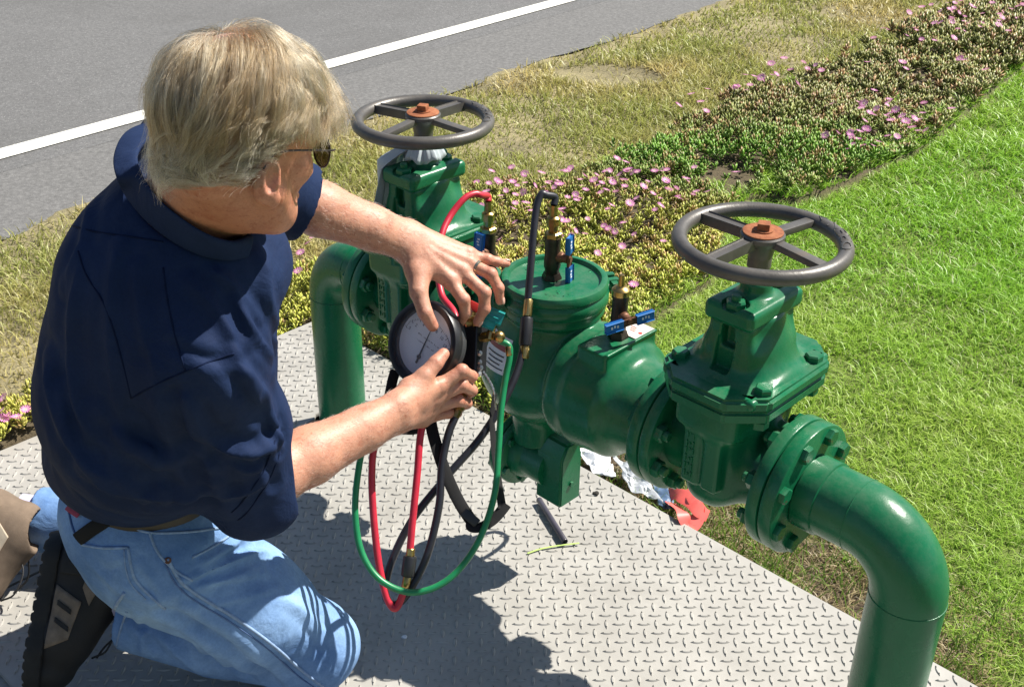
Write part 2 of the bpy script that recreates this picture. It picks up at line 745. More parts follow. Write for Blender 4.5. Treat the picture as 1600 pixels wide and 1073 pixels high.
gx, gy = axis_pts(-2.6, 4.2, 0.03, 500), axis_pts(0.6, 8.4, 0.03, 500)
GX, GY = np.meshgrid(gx, gy, indexing='ij')
GP = np.stack([GX.ravel(), GY.ravel(), 0 * GX.ravel()], 1)
GP[:, 2] = gheight(GP)
nx_, ny_ = len(gx), len(gy)
ii = (np.arange(nx_ - 1)[:, None] * ny_ + np.arange(ny_ - 1)[None]).ravel()
GQ = np.stack([ii, ii + ny_, ii + ny_ + 1, ii + 1], 1)
me = np_mesh('ground', GP, GQ.ravel(), 4)
s_, t_ = local2(GP)
q3 = GP * np.array([1, 1, 0])
nzv = fbm(q3 * 6, 3, 21)[:, None]
colr = np.tile(np.array([[0.34, 0.29, 0.155]]), (len(GP), 1)) * (1 + 0.25 * nzv)          # dry verge thatch
bedm = inpoly(GP, BED)
lawn_edge = 0.34 + 0.05 * fbm(q3 * 3, 2, 5)


def lawn_mask(P, soft=0.0):
    s, t = local2(P)
    q = P * np.array([1, 1, 0])
    e = 0.50 + 0.08 * fbm(q * 4, 2, 5) - 0.16 * np.clip((s - 0.12) / 0.3, 0, 1) + 0.05 * np.clip(-s / 0.4, 0, 1)
    right = (t > e) | (s > 1.4)
    a_, b_ = atz(700, 345, GZ), atz(1560, 30, GZ)
    right &= ((b_[0] - a_[0]) * (P[:, 1] - a_[1]) - (b_[1] - a_[1]) * (P[:, 0] - a_[0])) < 0
    return right & ~inpoly(P, BED) & (road_side(P) < -0.9) & (P[:, 0] > -0.3)


lawnm = lawn_mask(GP)
colr[lawnm] = np.array([0.17, 0.23, 0.04])
colr[bedm] = np.array([0.13, 0.10, 0.055])
colr[(t_ > 0.2) & (t_ < 0.60) & (s_ > -1.0) & (s_ < 1.0) & ~lawnm] = np.array([0.12, 0.085, 0.052])
colr[in_plate(GP, 0.005)] = np.array([0.05, 0.042, 0.03])
set_col(me, np.clip(colr, 0.01, 1))
ground = tag(obj('ground', me, 'soil', angle=0), kind='structure')


def strip(name, mat, d0, d1, z, L0=-300, L1=300, seg=60, jag=0.0):
    V, F = [], []
    for k in range(seg + 1):
        l = L0 + (L1 - L0) * k / seg
        for dd in (d0, d1):
            p = RE0 + RD * l + RN * dd
            V.append((p[0], p[1], z))
    for k in range(seg):
        F.append((2 * k, 2 * k + 2, 2 * k + 3, 2 * k + 1))
    me = bpy.data.meshes.new(name)
    me.from_pydata(V, [], F)
    return tag(obj(name, me, mat), kind='structure')


dl0 = float((WL0 - RE0) @ RN)
dl1 = float((WL1 - RE0) @ RN)
dl = (dl0 + dl1) / 2
# asphalt: ragged near edge
V, F = [], []
ls = np.concatenate([np.linspace(-300, -3, 20), np.arange(-2.9, 9, 0.04), np.linspace(9.1, 300, 20)])
eg = 0.035 * fbm(np.stack([ls * 1.7, 0 * ls, 0 * ls], 1), 4, 31)
for k, l in enumerate(ls):
    for dd in (eg[k], dl - 0.18, ):
        p = RE0 + RD * l + RN * dd
        V.append((p[0], p[1], GZ))
for k in range(len(ls) - 1):
    F.append((2 * k, 2 * k + 2, 2 * k + 3, 2 * k + 1))
me = bpy.data.meshes.new('road_shoulder')
me.from_pydata(V, [], F)
tag(obj('road_shoulder', me, 'shoulder'), kind='structure')
strip('road', 'asphalt', dl - 0.18, 11.0, GZ + 0.0005)
strip('road_marking', 'road_paint', dl - 0.055, dl + 0.055, GZ + 0.005)

# ---- steel tread plates -------------------------------------------------
ALOC = (AP[0], AP[1], 0.0)


def plate(name, s0, s1, notch, label, ang, seed):
    root = empty(name, ALOC, ATH)
    pts = [(s0, PLATE_T0), (s1, PLATE_T0), (s1, PLATE_T1), (s0, PLATE_T1)]
    if notch is not None:
        ns, R = notch
        arc = []
        r2 = np.random.default_rng(seed)
        if abs(s1 - ns) < abs(s0 - ns):            # notch on the s1 edge
            for a in np.linspace(-PI / 2, PI / 2, 13):
                rr = R * (1 + 0.06 * r2.standard_normal())
                arc.append((s1 - rr * math.cos(a) * 0.9, rr * math.sin(a)))
            pts = [(s0, PLATE_T0), (s1, PLATE_T0)] + arc + [(s1, PLATE_T1), (s0, PLATE_T1)]
        else:
            for a in np.linspace(PI / 2, -PI / 2, 13):
                rr = R * (1 + 0.06 * r2.standard_normal())
                arc.append((s0 + rr * math.cos(a) * 0.9, rr * math.sin(a)))
            pts = [(s0, PLATE_T0), (s1, PLATE_T0), (s1, PLATE_T1), (s0, PLATE_T1)] + arc
    bm = bmesh.new()
    vs = [bm.verts.new((a, b, -0.008)) for a, b in pts]
    f = bm.faces.new(vs)
    ex = bmesh.ops.extrude_face_region(bm, geom=[f])
    for v in ex['geom']:
        if isinstance(v, bmesh.types.BMVert):
            v.co.z = 0.0
    bmesh.ops.recalc_face_normals(bm, faces=bm.faces)
    top = [e for e in bm.edges if all(abs(v.co.z) < 1e-6 for v in e.verts)]
    bmesh.ops.bevel(bm, geom=top, offset=0.0015, segments=2, affect='EDGES')
    obj('plate', bm, 'plate_paint', root)
    # lugs
    a = 0.0245
    ca, sa = math.cos(ang), math.sin(ang)
    N = 130
    I, J = np.meshgrid(np.arange(-N, N), np.arange(-N, N), indexing='ij')
    I, J = I.ravel(), J.ravel()
    U, Vv = I * a + 0.007, J * a + 0.004
    S = ca * U - sa * Vv
    T = sa * U + ca * Vv
    mrg = 0.012
    ok = (S > s0 + mrg) & (S < s1 - mrg) & (T > PLATE_T0 + mrg) & (T < PLATE_T1 - mrg)
    if notch is not None:
        ok &= np.hypot(S - notch[0], T) > notch[1] + 0.012
    I, J, S, T = I[ok], J[ok], S[ok], T[ok]
    # lens outline (8 base, 8 upper)
    L2, W2, Hh = 0.0136, 0.0039, 0.0024
    u = np.linspace(-1, 1, 6)
    up = np.stack([u * L2, W2 * (1 - u ** 2)], 1)
    lo = up[::-1][1:-1] * np.array([1, -1])
    base = np.vstack([up, lo])
    topo = base * np.array([0.82, 0.45])
    nb = len(base)
    tv = np.vstack([np.c_[base, np.full(nb, 0.0001)], np.c_[topo, np.full(nb, Hh)]])
    fq = []
    for k in range(nb):
        k2 = (k + 1) % nb
        fq.append((k2, k, k + nb, k2 + nb))
    # cap as quads
    cap = [(nb + 0, nb + 9, nb + 1, nb + 1)]
    capq = [(nb + 9, nb + 8, nb + 2, nb + 1), (nb + 8, nb + 7, nb + 3, nb + 2), (nb + 7, nb + 6, nb + 4, nb + 3)]
    fq = np.array(fq + [q[::-1] for q in capq])
    par = (I + J) % 2
    n = len(S)
    th = ang + np.where(par == 0, 0, PI / 2)
    C, Sn = np.cos(th)[:, None], np.sin(th)[:, None]
    VX = S[:, None] + C * tv[None, :, 0] - Sn * tv[None, :, 1]
    VY = T[:, None] + Sn * tv[None, :, 0] + C * tv[None, :, 1]
    VZ = np.broadcast_to(tv[None, :, 2], VX.shape)
    V = np.stack([VX, VY, VZ], -1).reshape(-1, 3)
    Q = (fq[None] + (np.arange(n) * len(tv))[:, None, None]).reshape(-1)
    lug = obj('tread_lugs', np_mesh('tread_lugs', V, Q, 4), 'plate_paint', root, angle=50)
    tag(lug, kind='stuff')
    tag(root, label, 'steel plate', 'tread plates covering the vault')
    return root


plate('tread_plate', PLATE_SEAM + 0.002, PLATE_S1, (PLATE_SEAM, 0.085), 'large beige diamond tread steel plate the man kneels on', math.radians(45), 3)
plate('tread_plate', PLATE_S0, PLATE_SEAM - 0.002, (PLATE_SEAM, 0.085), 'smaller beige diamond tread plate beyond the seam, behind the far pipe riser', math.radians(45), 4)
# concrete rim under the plates
bm = bmesh.new()
cx, cy = (PLATE_S0 + PLATE_S1) / 2, (PLATE_T0 + PLATE_T1) / 2
hs, ht = (PLATE_S1 - PLATE_S0) / 2, (PLATE_T1 - PLATE_T0) / 2
for c, h in (((PLATE_S0 - 0.0 + 0.05, cy, -0.072), (0.06, ht + 0.01, 0.060)), ((PLATE_S1 + 0.02, cy, -0.075), (0.09, ht + 0.07, 0.064)),
             ((cx, PLATE_T0 + 0.04, -0.0725), (hs - 0.1, 0.06, 0.060)), ((cx, PLATE_T1 - 0.055, -0.0725), (hs - 0.1, 0.05, 0.060))):
    box_bm(bm, c, h, bev=0.006)
rim = obj('concrete_vault_rim', bm, 'concrete')
rim.location = ALOC
rim.rotation_euler = (0, 0, ATH)
tag(rim, kind='structure')


# ---- vegetation ------------------------------------------------------------
def blades(P, h, w, lean, cb, ct, r, curl=0.5):
    n = len(P)
    az = r.uniform(0, 2 * PI, n)
    la = r.uniform(0, 2 * PI, n)
    dx, dy = np.cos(az), np.sin(az)
    ln = lean * h
    V = np.zeros((n, 5, 3))
    sx, sy = np.cos(la) * ln, np.sin(la) * ln
    for k, (f, wd, zz) in enumerate(((0, 1, 0), (0, -1, 0), (0.35, 0.8, 0.62), (0.35, -0.8, 0.62), (1, 0, 1))):
        V[:, k, 0] = P[:, 0] + sx * f + dx * w * wd * 0.5
        V[:, k, 1] = P[:, 1] + sy * f + dy * w * wd * 0.5
        V[:, k, 2] = P[:, 2] + h * zz * (1 - 0.25 * np.minimum(lean, 1.5) * f * curl)
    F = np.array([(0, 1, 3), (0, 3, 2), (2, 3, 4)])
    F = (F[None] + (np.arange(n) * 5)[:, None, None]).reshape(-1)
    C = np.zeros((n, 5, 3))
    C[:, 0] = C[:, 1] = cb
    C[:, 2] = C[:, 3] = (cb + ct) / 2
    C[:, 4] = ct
    return V.reshape(-1, 3), F, C.reshape(-1, 3)


def scatter_px(n, x0, x1, y0, y1, r, pw=1.0):
    """random ground points spread so that nearer ground gets more of them per square metre"""
    X = r.uniform(x0, x1, n)
    Y = y0 + (y1 - y0) * r.uniform(0, 1, n) ** pw
    return np.stack([X, Y, np.zeros(n)], 1)


def cam_px(P):
    x, y, z = P[:, 0], P[:, 1], P[:, 2] - CAM_H
    d = y * cF[1] + z * cF[2]
    u = y * cU[1] + z * cU[2]
    return 800 + x / d * FOC, 536 - u / d * FOC, d


def ground_scatter(n, r, mask, keep_pow=1.6, box=(-2.4, 4.2, 1.0, 8.6)):
    """uniform candidates thinned with distance; the stand is a little larger than the view"""
    P = np.stack([r.uniform(box[0], box[1], n), r.uniform(box[2], box[3], n), np.zeros(n)], 1)
    P[:, 2] = gheight(P)
    d = np.hypot(P[:, 0], P[:, 1])
    k = r.uniform(0, 1, n) < np.minimum(1, (2.3 / np.maximum(d, 1)) ** keep_pow)
    # a generous wedge round the view
    k &= (np.abs(P[:, 0]) < 0.62 * P[:, 1] + 0.35)
    P = P[k]
    return P[mask(P)]


r = np.random.default_rng(11)
# lawn
def lawn_fringe(P):
    q_ = P * np.array([1, 1, 0])
    k_ = 0.10 + 0.16 * fbm(q_ * 3.3, 2, 123)
    sh_ = P + np.stack([0.85 * k_, -0.35 * k_, 0 * k_], 1)
    pxx, pxy, _ = cam_px(P)
    weeds = np.exp(-(((pxx - 1110) / 110) ** 2 + ((pxy - 262) / 30) ** 2)) + np.exp(-(((pxx - 1330) / 120) ** 2 + ((pxy - 255) / 38) ** 2)) + 0.8 * np.exp(-(((pxx - 1010) / 80) ** 2 + ((pxy - 535) / 60) ** 2))
    a_ = lawn_mask(sh_) & (k_ > 0)
    b_ = (weeds * 0.45 + 0.5 * fbm(q_ * 7, 2, 44)) > 0.32
    return (a_ | b_) & inpoly(P, BED)


P = ground_scatter(1900000, r, lambda P: (lawn_mask(P) | lawn_fringe(P)) & ~in_plate(P, 0.01))
q = P * np.array([1, 1, 0])
d = np.hypot(P[:, 0], P[:, 1])
dens = fbm(q * 5, 3, 41)
keep = dens + r.uniform(-0.9, 0.9, len(P)) > -0.75
P, q, d, dens = P[keep], q[keep], d[keep], dens[keep]
s_, t_ = local2(P)
edge = np.clip((t_ - 0.36) / 0.5, 0, 1)
h = (0.016 + 0.011 * r.random(len(P)) + 0.007 * np.clip(fbm(q * 3, 2, 8), -1, 1)) * (1 + 0.10 * d)
w = (0.0017 + 0.0009 * r.random(len(P))) * np.maximum(1, d / 2.2)
hue = r.random(len(P))[:, None]
yl = np.clip(0.5 * (fbm(q * 1.6, 2, 14) + 1) * 0.65 + 0.25 * (1 - edge) - 0.22 * np.clip((P[:, 0] - 1.2) / 1.2, 0, 1) + 0.30 * fbm(q * 0.9, 3, 171), 0, 1)[:, None]
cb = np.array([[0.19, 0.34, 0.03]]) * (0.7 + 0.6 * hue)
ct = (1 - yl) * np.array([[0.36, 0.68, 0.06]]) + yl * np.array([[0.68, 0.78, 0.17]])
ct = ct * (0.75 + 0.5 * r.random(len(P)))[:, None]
dry = r.random(len(P)) < 0.05 + 0.10 * np.clip(fbm(q * 2.1, 3, 173), 0, 1)
ct[dry] = np.array([0.80, 0.74, 0.42])
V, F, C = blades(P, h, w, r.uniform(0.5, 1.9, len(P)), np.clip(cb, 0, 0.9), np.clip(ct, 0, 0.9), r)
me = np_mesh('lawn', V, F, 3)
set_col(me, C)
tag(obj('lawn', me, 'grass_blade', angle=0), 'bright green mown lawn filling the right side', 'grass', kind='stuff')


# dry verge
def bed_core(P, a=0.06, b=0.14):
    k_ = np.maximum(a + b * fbm(P * np.array([4, 4, 0]), 2, 311), 0)
    return inpoly(P + RN * k_[:, None], BED)


def verge_mask(P):
    return (road_side(P) < 0.0) & ~bed_core(P, 0.08, 0.18) & ~in_plate(P, 0.02) & ~lawn_mask(P) & ~((local2(P)[1] > 0.2) & (local2(P)[0] > -1.2) & (road_side(P) < -1.2))


bare = atz(945, 118, GZ)
P = ground_scatter(800000, r, verge_mask, 1.1)
q = P * np.array([1, 1, 0])
d = np.hypot(P[:, 0], P[:, 1])
rs = -road_side(P)
patch = fbm(q * 2.2, 3, 51)
bald = np.hypot((P[:, 0] - bare[0]) * 1.0, (P[:, 1] - bare[1]) * 1.3) < 0.22 + 0.1 * patch
keep = (r.uniform(-1, 1, len(P)) < 0.95 + patch) & ~(bald & (r.random(len(P)) < 0.93)) & ~((rs < 0.16 + 0.1 * patch) & (r.random(len(P)) < 0.55))
P, q, d, patch, rs = P[keep], q[keep], d[keep], patch[keep], rs[keep]
green = np.clip(0.58 + 0.75 * fbm(q * 1.5, 3, 61) + 0.35 * np.exp(-((rs - 0.25) / 0.25) ** 2), 0, 1)[:, None]
green = np.clip(green + 0.35 * (r.random((len(P), 1)) - 0.5), 0, 1)
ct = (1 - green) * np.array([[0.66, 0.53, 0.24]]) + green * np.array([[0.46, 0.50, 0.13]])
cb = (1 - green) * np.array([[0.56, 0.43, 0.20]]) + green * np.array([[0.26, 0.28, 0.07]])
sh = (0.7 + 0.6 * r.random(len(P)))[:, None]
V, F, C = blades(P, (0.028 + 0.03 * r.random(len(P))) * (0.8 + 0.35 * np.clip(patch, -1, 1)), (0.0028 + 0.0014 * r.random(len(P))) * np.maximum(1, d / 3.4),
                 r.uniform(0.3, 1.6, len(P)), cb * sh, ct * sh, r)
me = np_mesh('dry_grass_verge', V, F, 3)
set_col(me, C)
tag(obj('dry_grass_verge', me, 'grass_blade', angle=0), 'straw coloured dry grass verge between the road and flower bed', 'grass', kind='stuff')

# dry litter and sparse grass on the bare strip beside the plate
P = np.zeros((52000, 3))
ss, tt = r.uniform(-1.0, 1.0, len(P)), 0.287 + 0.30 * r.random(len(P)) ** 1.3
W3 = AP[None] + ss[:, None] * AXS + tt[:, None] * AXT
P[:, :2] = W3[:, :2]
P[:, 2] = gheight(P)
q = P * np.array([1, 1, 0])
k = (fbm(q * 9, 2, 71) + r.uniform(-0.8, 0.8, len(P)) > 0.25)
P = P[k]
straw = r.random(len(P)) < 0.82
ct = np.where(straw[:, None], np.array([[0.50, 0.40, 0.21]]), np.array([[0.24, 0.40, 0.06]])) * (0.5 + 0.8 * r.random(len(P)))[:, None]
V, F, C = blades(P, np.where(straw, 0.014, 0.038) * (0.7 + 0.8 * r.random(len(P))), np.where(straw, 0.0022, 0.003), np.where(straw, r.uniform(1.5, 4, len(P)), r.uniform(0.3, 1.2, len(P))), ct * 0.6, ct, r, 0.3)
me = np_mesh('dry_litter', V, F, 3)
set_col(me, C)
tag(obj('dry_litter', me, 'grass_blade', angle=0), 'straw litter and sparse grass on bare soil beside the plate', 'grass', kind='stuff')

# ---- ice plant bed -----------------------------------------------------------
bed_root = empty('ice_plant_bed', tuple(atz(900, 330, 0)))
tag(bed_root, 'low succulent flower bed with pink blooms beside the pipework', 'plants')
P = ground_scatter(200000, r, lambda P: inpoly(P, BED) & ~in_plate(P, 0.012) & (np.abs(local2(P)[0] + 0.2) > -1), 1.15)
q = P * np.array([1, 1, 0])
d = np.hypot(P[:, 0], P[:, 1])
s_, t_ = local2(P)
cover = fbm(q * 2.6, 3, 81)
pxx, pxy, _ = cam_px(P)
holes = np.zeros(len(P), bool)
for (hx, hy, ra) in ((1165, 290, 48), (1215, 325, 55), (1270, 310, 50), (1110, 455, 45), (1060, 490, 40), (1000, 560, 60), (1480, 220, 40), (1420, 175, 26), (880, 640, 60)):
    holes |= np.hypot((pxx - hx) * 0.7, (pxy - hy) * 1.6) < ra * (0.7 + 0.4 * cover)
holes |= ~bed_core(P, 0.03, 0.16)
keep = (~(holes & (r.random(len(P)) < 0.93))) & (cover + r.uniform(-0.6, 0.8, len(P)) > -0.85)
P, q, d, cover, pxx, pxy = [a[keep] for a in (P, q, d, cover, pxx, pxy)]
n = len(P)
# sprig: 7 pointed three sided leaves
lv = []
NL = 8
n_l = n * NL
root = np.repeat(P, NL, 0)
hgt = np.repeat((0.028 + 0.022 * r.random(n) + 0.045 * np.clip(fbm(q * 3.2, 2, 15), -0.6, 1)), NL)
k = np.tile(np.arange(NL), n)
azs = k * 2.399 + np.repeat(r.uniform(0, 6.28, n), NL) + r.normal(0, 0.3, n_l)
til = np.where(k == 0, 0.1, 0.35 + 0.11 * k) + r.normal(0, 0.12, n_l)
L = (0.0130 + 0.0110 * r.random(n_l)) * np.repeat(np.maximum(1, d / 3.6), NL)
base = root + np.stack([np.cos(azs) * 0.003, np.sin(azs) * 0.003, hgt * (1 - 0.06 * k)], 1)
dr = np.stack([np.cos(azs) * np.sin(til), np.sin(azs) * np.sin(til), np.cos(til)], 1)
sd = np.stack([-np.sin(azs), np.cos(azs), 0 * azs], 1)
up = np.cross(dr, sd)
wd = 0.19 * L
V = np.zeros((n_l, 7, 3))
for j, (f, wf) in enumerate(((0.0, 0.6), (0.55, 1.0))):
    for i2, (aa, bb) in enumerate(((1, 0.35), (-1, 0.35), (0, -0.9))):
        V[:, j * 3 + i2] = base + dr * (L * f)[:, None] + (sd * aa + up * bb) * (wd * wf)[:, None]
V[:, 6] = base + dr * L[:, None]
F = np.array([(0, 1, 4), (0, 4, 3), (1, 2, 5), (1, 5, 4), (2, 0, 3), (2, 3, 5), (3, 4, 6), (4, 5, 6), (5, 3, 6)])
F = (F[None] + (np.arange(n_l) * 7)[:, None, None]).reshape(-1)
zone = np.clip(0.5 + 0.7 * fbm(q * 2.0, 2, 95), 0, 1)
gz = np.exp(-(((pxx - 1110) / 130) ** 2 + ((pxy - 262) / 40) ** 2)) + np.exp(-(((pxx - 1340) / 130) ** 2 + ((pxy - 250) / 45) ** 2)) + np.exp(-(((pxx - 1000) / 110) ** 2 + ((pxy - 235) / 25) ** 2)) \
    + 0.8 * np.exp(-(((pxx - 1010) / 90) ** 2 + ((pxy - 540) / 60) ** 2))
gz = np.clip(gz, 0, 1)[:, None]
olive = np.array([[0.53, 0.49, 0.115]])
lime = np.array([[0.46, 0.50, 0.075]])
red = np.array([[0.46, 0.22, 0.13]])
farg = np.array([[0.215, 0.230, 0.075]])
cc = olive * (1 - zone[:, None]) + lime * zone[:, None]
ff = np.clip((d - 3.3) / 1.0 + 0.4 * fbm(q * 1.5, 2, 203), 0, 1)[:, None] * 0.9
cc = cc * (1 - ff) + farg * ff
cc = cc * (1 - gz) + np.array([[0.17, 0.33, 0.04]]) * gz
rd = (r.random(n) < 0.13)[:, None] * 0.6
cc = cc * (1 - rd) + red * rd
cc = cc * (0.75 + 0.5 * r.random(n))[:, None]
CL = np.repeat(cc, NL, 0)
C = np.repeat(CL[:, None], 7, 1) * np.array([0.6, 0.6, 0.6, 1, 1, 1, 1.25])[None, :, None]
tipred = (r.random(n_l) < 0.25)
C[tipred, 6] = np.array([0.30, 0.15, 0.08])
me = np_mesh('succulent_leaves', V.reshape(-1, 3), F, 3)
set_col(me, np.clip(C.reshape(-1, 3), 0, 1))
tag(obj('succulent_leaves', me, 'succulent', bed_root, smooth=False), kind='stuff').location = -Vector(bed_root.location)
bpy.context.view_layer.update()

# flowers
fm = []
Vf, Ff, Cf = [], [], []
NP = 14
for k in range(NP):
    a = 2 * PI * k / NP
    e = np.array([math.cos(a), math.sin(a), 0])
    sd2 = np.array([-math.sin(a), math.cos(a), 0])
    b0 = len(Vf)
    for f, wv, z in ((0.10, 0.04, 0.05), (0.62, 0.12, 0.20), (1.0, 0.05, 0.26)):
        for sg in (1, -1):
            Vf.append(e * f + sd2 * sg * wv + np.array([0, 0, z + 0.03 * (k % 2)]))
            Cf.append((0.74, 0.26, 0.56) if f > 0.3 else (0.85, 0.62, 0.70))
    Ff += [(b0, b0 + 1, b0 + 3, b0 + 2), (b0 + 2, b0 + 3, b0 + 5, b0 + 4)]
b0 = len(Vf)
for k in range(8):
    Vf.append(np.array([0.2 * math.cos(k * PI / 4), 0.2 * math.sin(k * PI / 4), 0.09]))
    Cf.append((0.75, 0.62, 0.30))
Vf.append(np.array([0, 0, 0.2]))
Cf.append((0.80, 0.72, 0.40))
for k in range(8):
    Ff.append((b0 + k, b0 + (k + 1) % 8, b0 + 8))
fme = bpy.data.meshes.new('flower')
fme.from_pydata([tuple(v) for v in Vf], [], Ff)
set_col(fme, np.array(Cf))
fme.materials.append(MATS['petal'])
FL = [(768, 268), (800, 262), (818, 300), (822, 318), (846, 271), (872, 288), (875, 330), (880, 345), (886, 268), (905, 310), (915, 297), (928, 282), (935, 290), (948, 268), (962, 300),
      (975, 282), (984, 318), (990, 270), (1005, 292), (1020, 303), (1034, 268), (1040, 283), (1045, 297), (1060, 310), (1072, 280), (1085, 262), (1088, 300), (1106, 300), (1032, 322),
      (745, 285), (760, 300), (780, 285), (782, 374), (866, 352), (893, 368), (914, 366), (972, 385), (876, 342), (820, 272), (805, 318), (852, 300), (775, 415), (990, 445), (1012, 490), (830, 330),
      (870, 222), (880, 220), (905, 215), (955, 170), (978, 165), (990, 187), (1000, 148), (1005, 131), (1025, 143), (1040, 150), (1060, 165), (1080, 148), (1095, 160), (1105, 140), (1150, 137),
      (1165, 118), (1178, 120), (1190, 122), (1205, 100), (1208, 118), (1235, 110), (1246, 132), (1255, 98), (1290, 212), (1300, 163), (1330, 215), (1340, 160), (1350, 162), (1370, 170),
      (1385, 182), (1400, 172), (1410, 182), (1415, 190), (1330, 205), (1340, 218), (1372, 222), (1390, 160), (1435, 205), (1448, 208), (1460, 215), (1425, 200), (1150, 270), (1200, 300),
      (1420, 20), (1440, 12), (1455, 8), (1470, 18), (1480, 5), (1500, 2), (1520, 12), (1535, 22), (1550, 5), (1565, 28), (1580, 15), (1590, 30), (1598, 8), (1560, 40), (1400, 14), (1490, 60),
      (1505, 95), (1540, 110), (1500, 92), (1470, 36), (1440, 62), (1415, 108), (1410, 98), (1460, 64), (1355, 98), (1365, 60), (1225, 92), (1380, 45),
      (440, 385), (452, 372), (466, 424), (482, 380), (447, 400), (490, 372), (430, 408), (436, 445), (470, 395), (12, 648), (25, 652), (6, 622), (40, 640), (30, 668), (47, 690), (18, 660), (8, 670), (3, 655)]
r2 = np.random.default_rng(5)
allp = [(x, y, 1.0) for x, y in FL]
for (cx, cy, sx, sy, k) in ((960, 292, 85, 22, 46), (800, 300, 50, 25, 14), (900, 350, 70, 25, 14), (1040, 150, 70, 18, 16), (1390, 180, 45, 18, 22), (1510, 25, 70, 18, 30), (1230, 115, 60, 22, 12), (850, 330, 70, 35, 10), (1330, 215, 30, 10, 8), (20, 655, 25, 14, 6)):
    for _ in range(k):
        allp.append((r2.normal(cx, sx), r2.normal(cy, sy), 0.85))
nfl = 0
for (x, y, sc) in allp:
    p = atz(x, y, 0.045)
    if not (inpoly(np.array([p]), BED)[0] or (sc == 1 and inpoly(np.array([p]) - RN * 0.10, BED)[0])) or in_plate(np.array([p]), 0.03)[0] or nfl >= 290:
        continue
    z = float(gheight(np.array([p]))[0]) + 0.083 + 0.012 * r2.random()
    p = atz(x, y, z)
    o = bpy.data.objects.new('flower', fme)
    COL.objects.link(o)
    o.parent = bed_root
    o.location = Vector(p) - Vector(bed_root.location)
    dd = math.hypot(p[0], p[1])
    s = (0.0115 + 0.0055 * r2.random()) * sc * min(1.3, max(1, dd / 3.6))
    o.scale = (s, s, s)
    o.rotation_euler = (r2.normal(-0.0, 0.35), r2.normal(0.15, 0.35), r2.uniform(0, 6))
    nfl += 1
# ================================================================== BACKFLOW ASSEMBLY
def green_mat(name, chip_lo):
    m = NT(name)
    nz = m.noise(9, 4)
    c = m.ramp(nz, [(0.3, (0.0050, 0.108, 0.044)), (0.7, (0.0085, 0.145, 0.060))])
    sp = m.ramp(m.noise(230, 3, 0.6), [(0.70, (0, 0, 0)), (0.78, (0.5, 0.5, 0.5))])
    c = m.mix(sp, c, (0.05, 0.16, 0.10))
    geo = m.n("ShaderNodeNewGeometry")
    sx = m.n("ShaderNodeSeparateXYZ")
    m.l(geo.outputs['Normal'], sx.inputs[0])
    dust = m.math('MULTIPLY', m.math('MAXIMUM', sx.outputs[2], 0.0), m.ramp(m.noise(26, 6, 0.75), [(0.40, (0, 0, 0)), (0.75, (0.42, 0.42, 0.42))]))
    c = m.mix(dust, c, (0.16, 0.21, 0.15))
    chip = m.ramp(m.noise(38, 7, 0.8), [(chip_lo, (0, 0, 0)), (chip_lo + 0.025, (0.8, 0.8, 0.8))])
    c = m.mix(chip, c, (0.10, 0.06, 0.035))
    m.set(col=c, rough=m.ramp(m.noise(14, 5, 0.7), [(0.3, (0.20, 0.20, 0.20)), (0.75, (0.38, 0.38, 0.38))]), spec=0.32)
    b1 = m.bump(m.noise(95, 3, 0.6), 0.22, 0.0016)
    m.bump(m.noise(330, 2), 0.12, 0.0006, b1)


green_mat('green_paint', 0.70)
green_mat('green_bolt', 0.60)
m = NT('wheel_iron')
nz = m.noise(20, 5, 0.65)
c = m.ramp(nz, [(0.3, (0.070, 0.064, 0.058)), (0.62, (0.110, 0.101, 0.090)), (0.8, (0.16, 0.115, 0.075))])
m.set(col=c, rough=0.40, metal=0.15)
m.bump(m.noise(160, 4, 0.7), 0.3, 0.0012)
m = NT('rust')
c = m.ramp(m.noise(45, 6, 0.75), [(0.25, (0.10, 0.03, 0.014)), (0.5, (0.27, 0.085, 0.03)), (0.75, (0.38, 0.16, 0.07))])
m.set(col=c, rough=0.85)
m.bump(m.noise(150, 5, 0.7), 0.6, 0.0015)
m = NT('brass')
c = m.ramp(m.noise(60, 5, 0.7), [(0.3, (0.34, 0.22, 0.07)), (0.7, (0.60, 0.43, 0.17))])
m.set(col=c, rough=0.32, metal=1.0)
m.bump(m.noise(300, 3), 0.15, 0.0005)
simple('bronze_dark', (0.045, 0.034, 0.026), 0.45, metal=0.5, var=0.4, scale=60, bump=0.3, bscale=250, bdist=0.0008)
simple('bronze_red', (0.17, 0.075, 0.04), 0.55, metal=0.4, var=0.35, scale=70, bump=0.3, bscale=250, bdist=0.0008)
simple('blue_vinyl', (0.016, 0.145, 0.42), 0.45, var=0.12)
simple('white_print', (0.72, 0.74, 0.76), 0.6, var=0.08)
simple('label_white', (0.70, 0.71, 0.73), 0.35, var=0.06)
simple('label_red', (0.30, 0.06, 0.05), 0.4, var=0.2)
simple('print_black', (0.03, 0.03, 0.035), 0.6, var=0.1)
simple('tag_paper', (0.66, 0.60, 0.52), 0.5, var=0.1)
simple('red_paint', (0.50, 0.03, 0.025), 0.4, var=0.15)
simple('steel_zinc', (0.55, 0.55, 0.54), 0.35, metal=0.9, var=0.2, scale=80)

bf = empty('backflow_preventer', ALOC, ATH)
tag(bf, 'dark green pipe backflow assembly with two handwheel gate valves on risers', 'pipework')
S_AX = (1, 0, 0)


def hexhead(bm, c, axis, R=0.0155, h=0.011, ph=0.0):
    lathe_bm(bm, [(0, 0), (R, 0), (R, h * 0.78), (R * 0.84, h), (0, h)], c, axis, n=6, ph=ph)


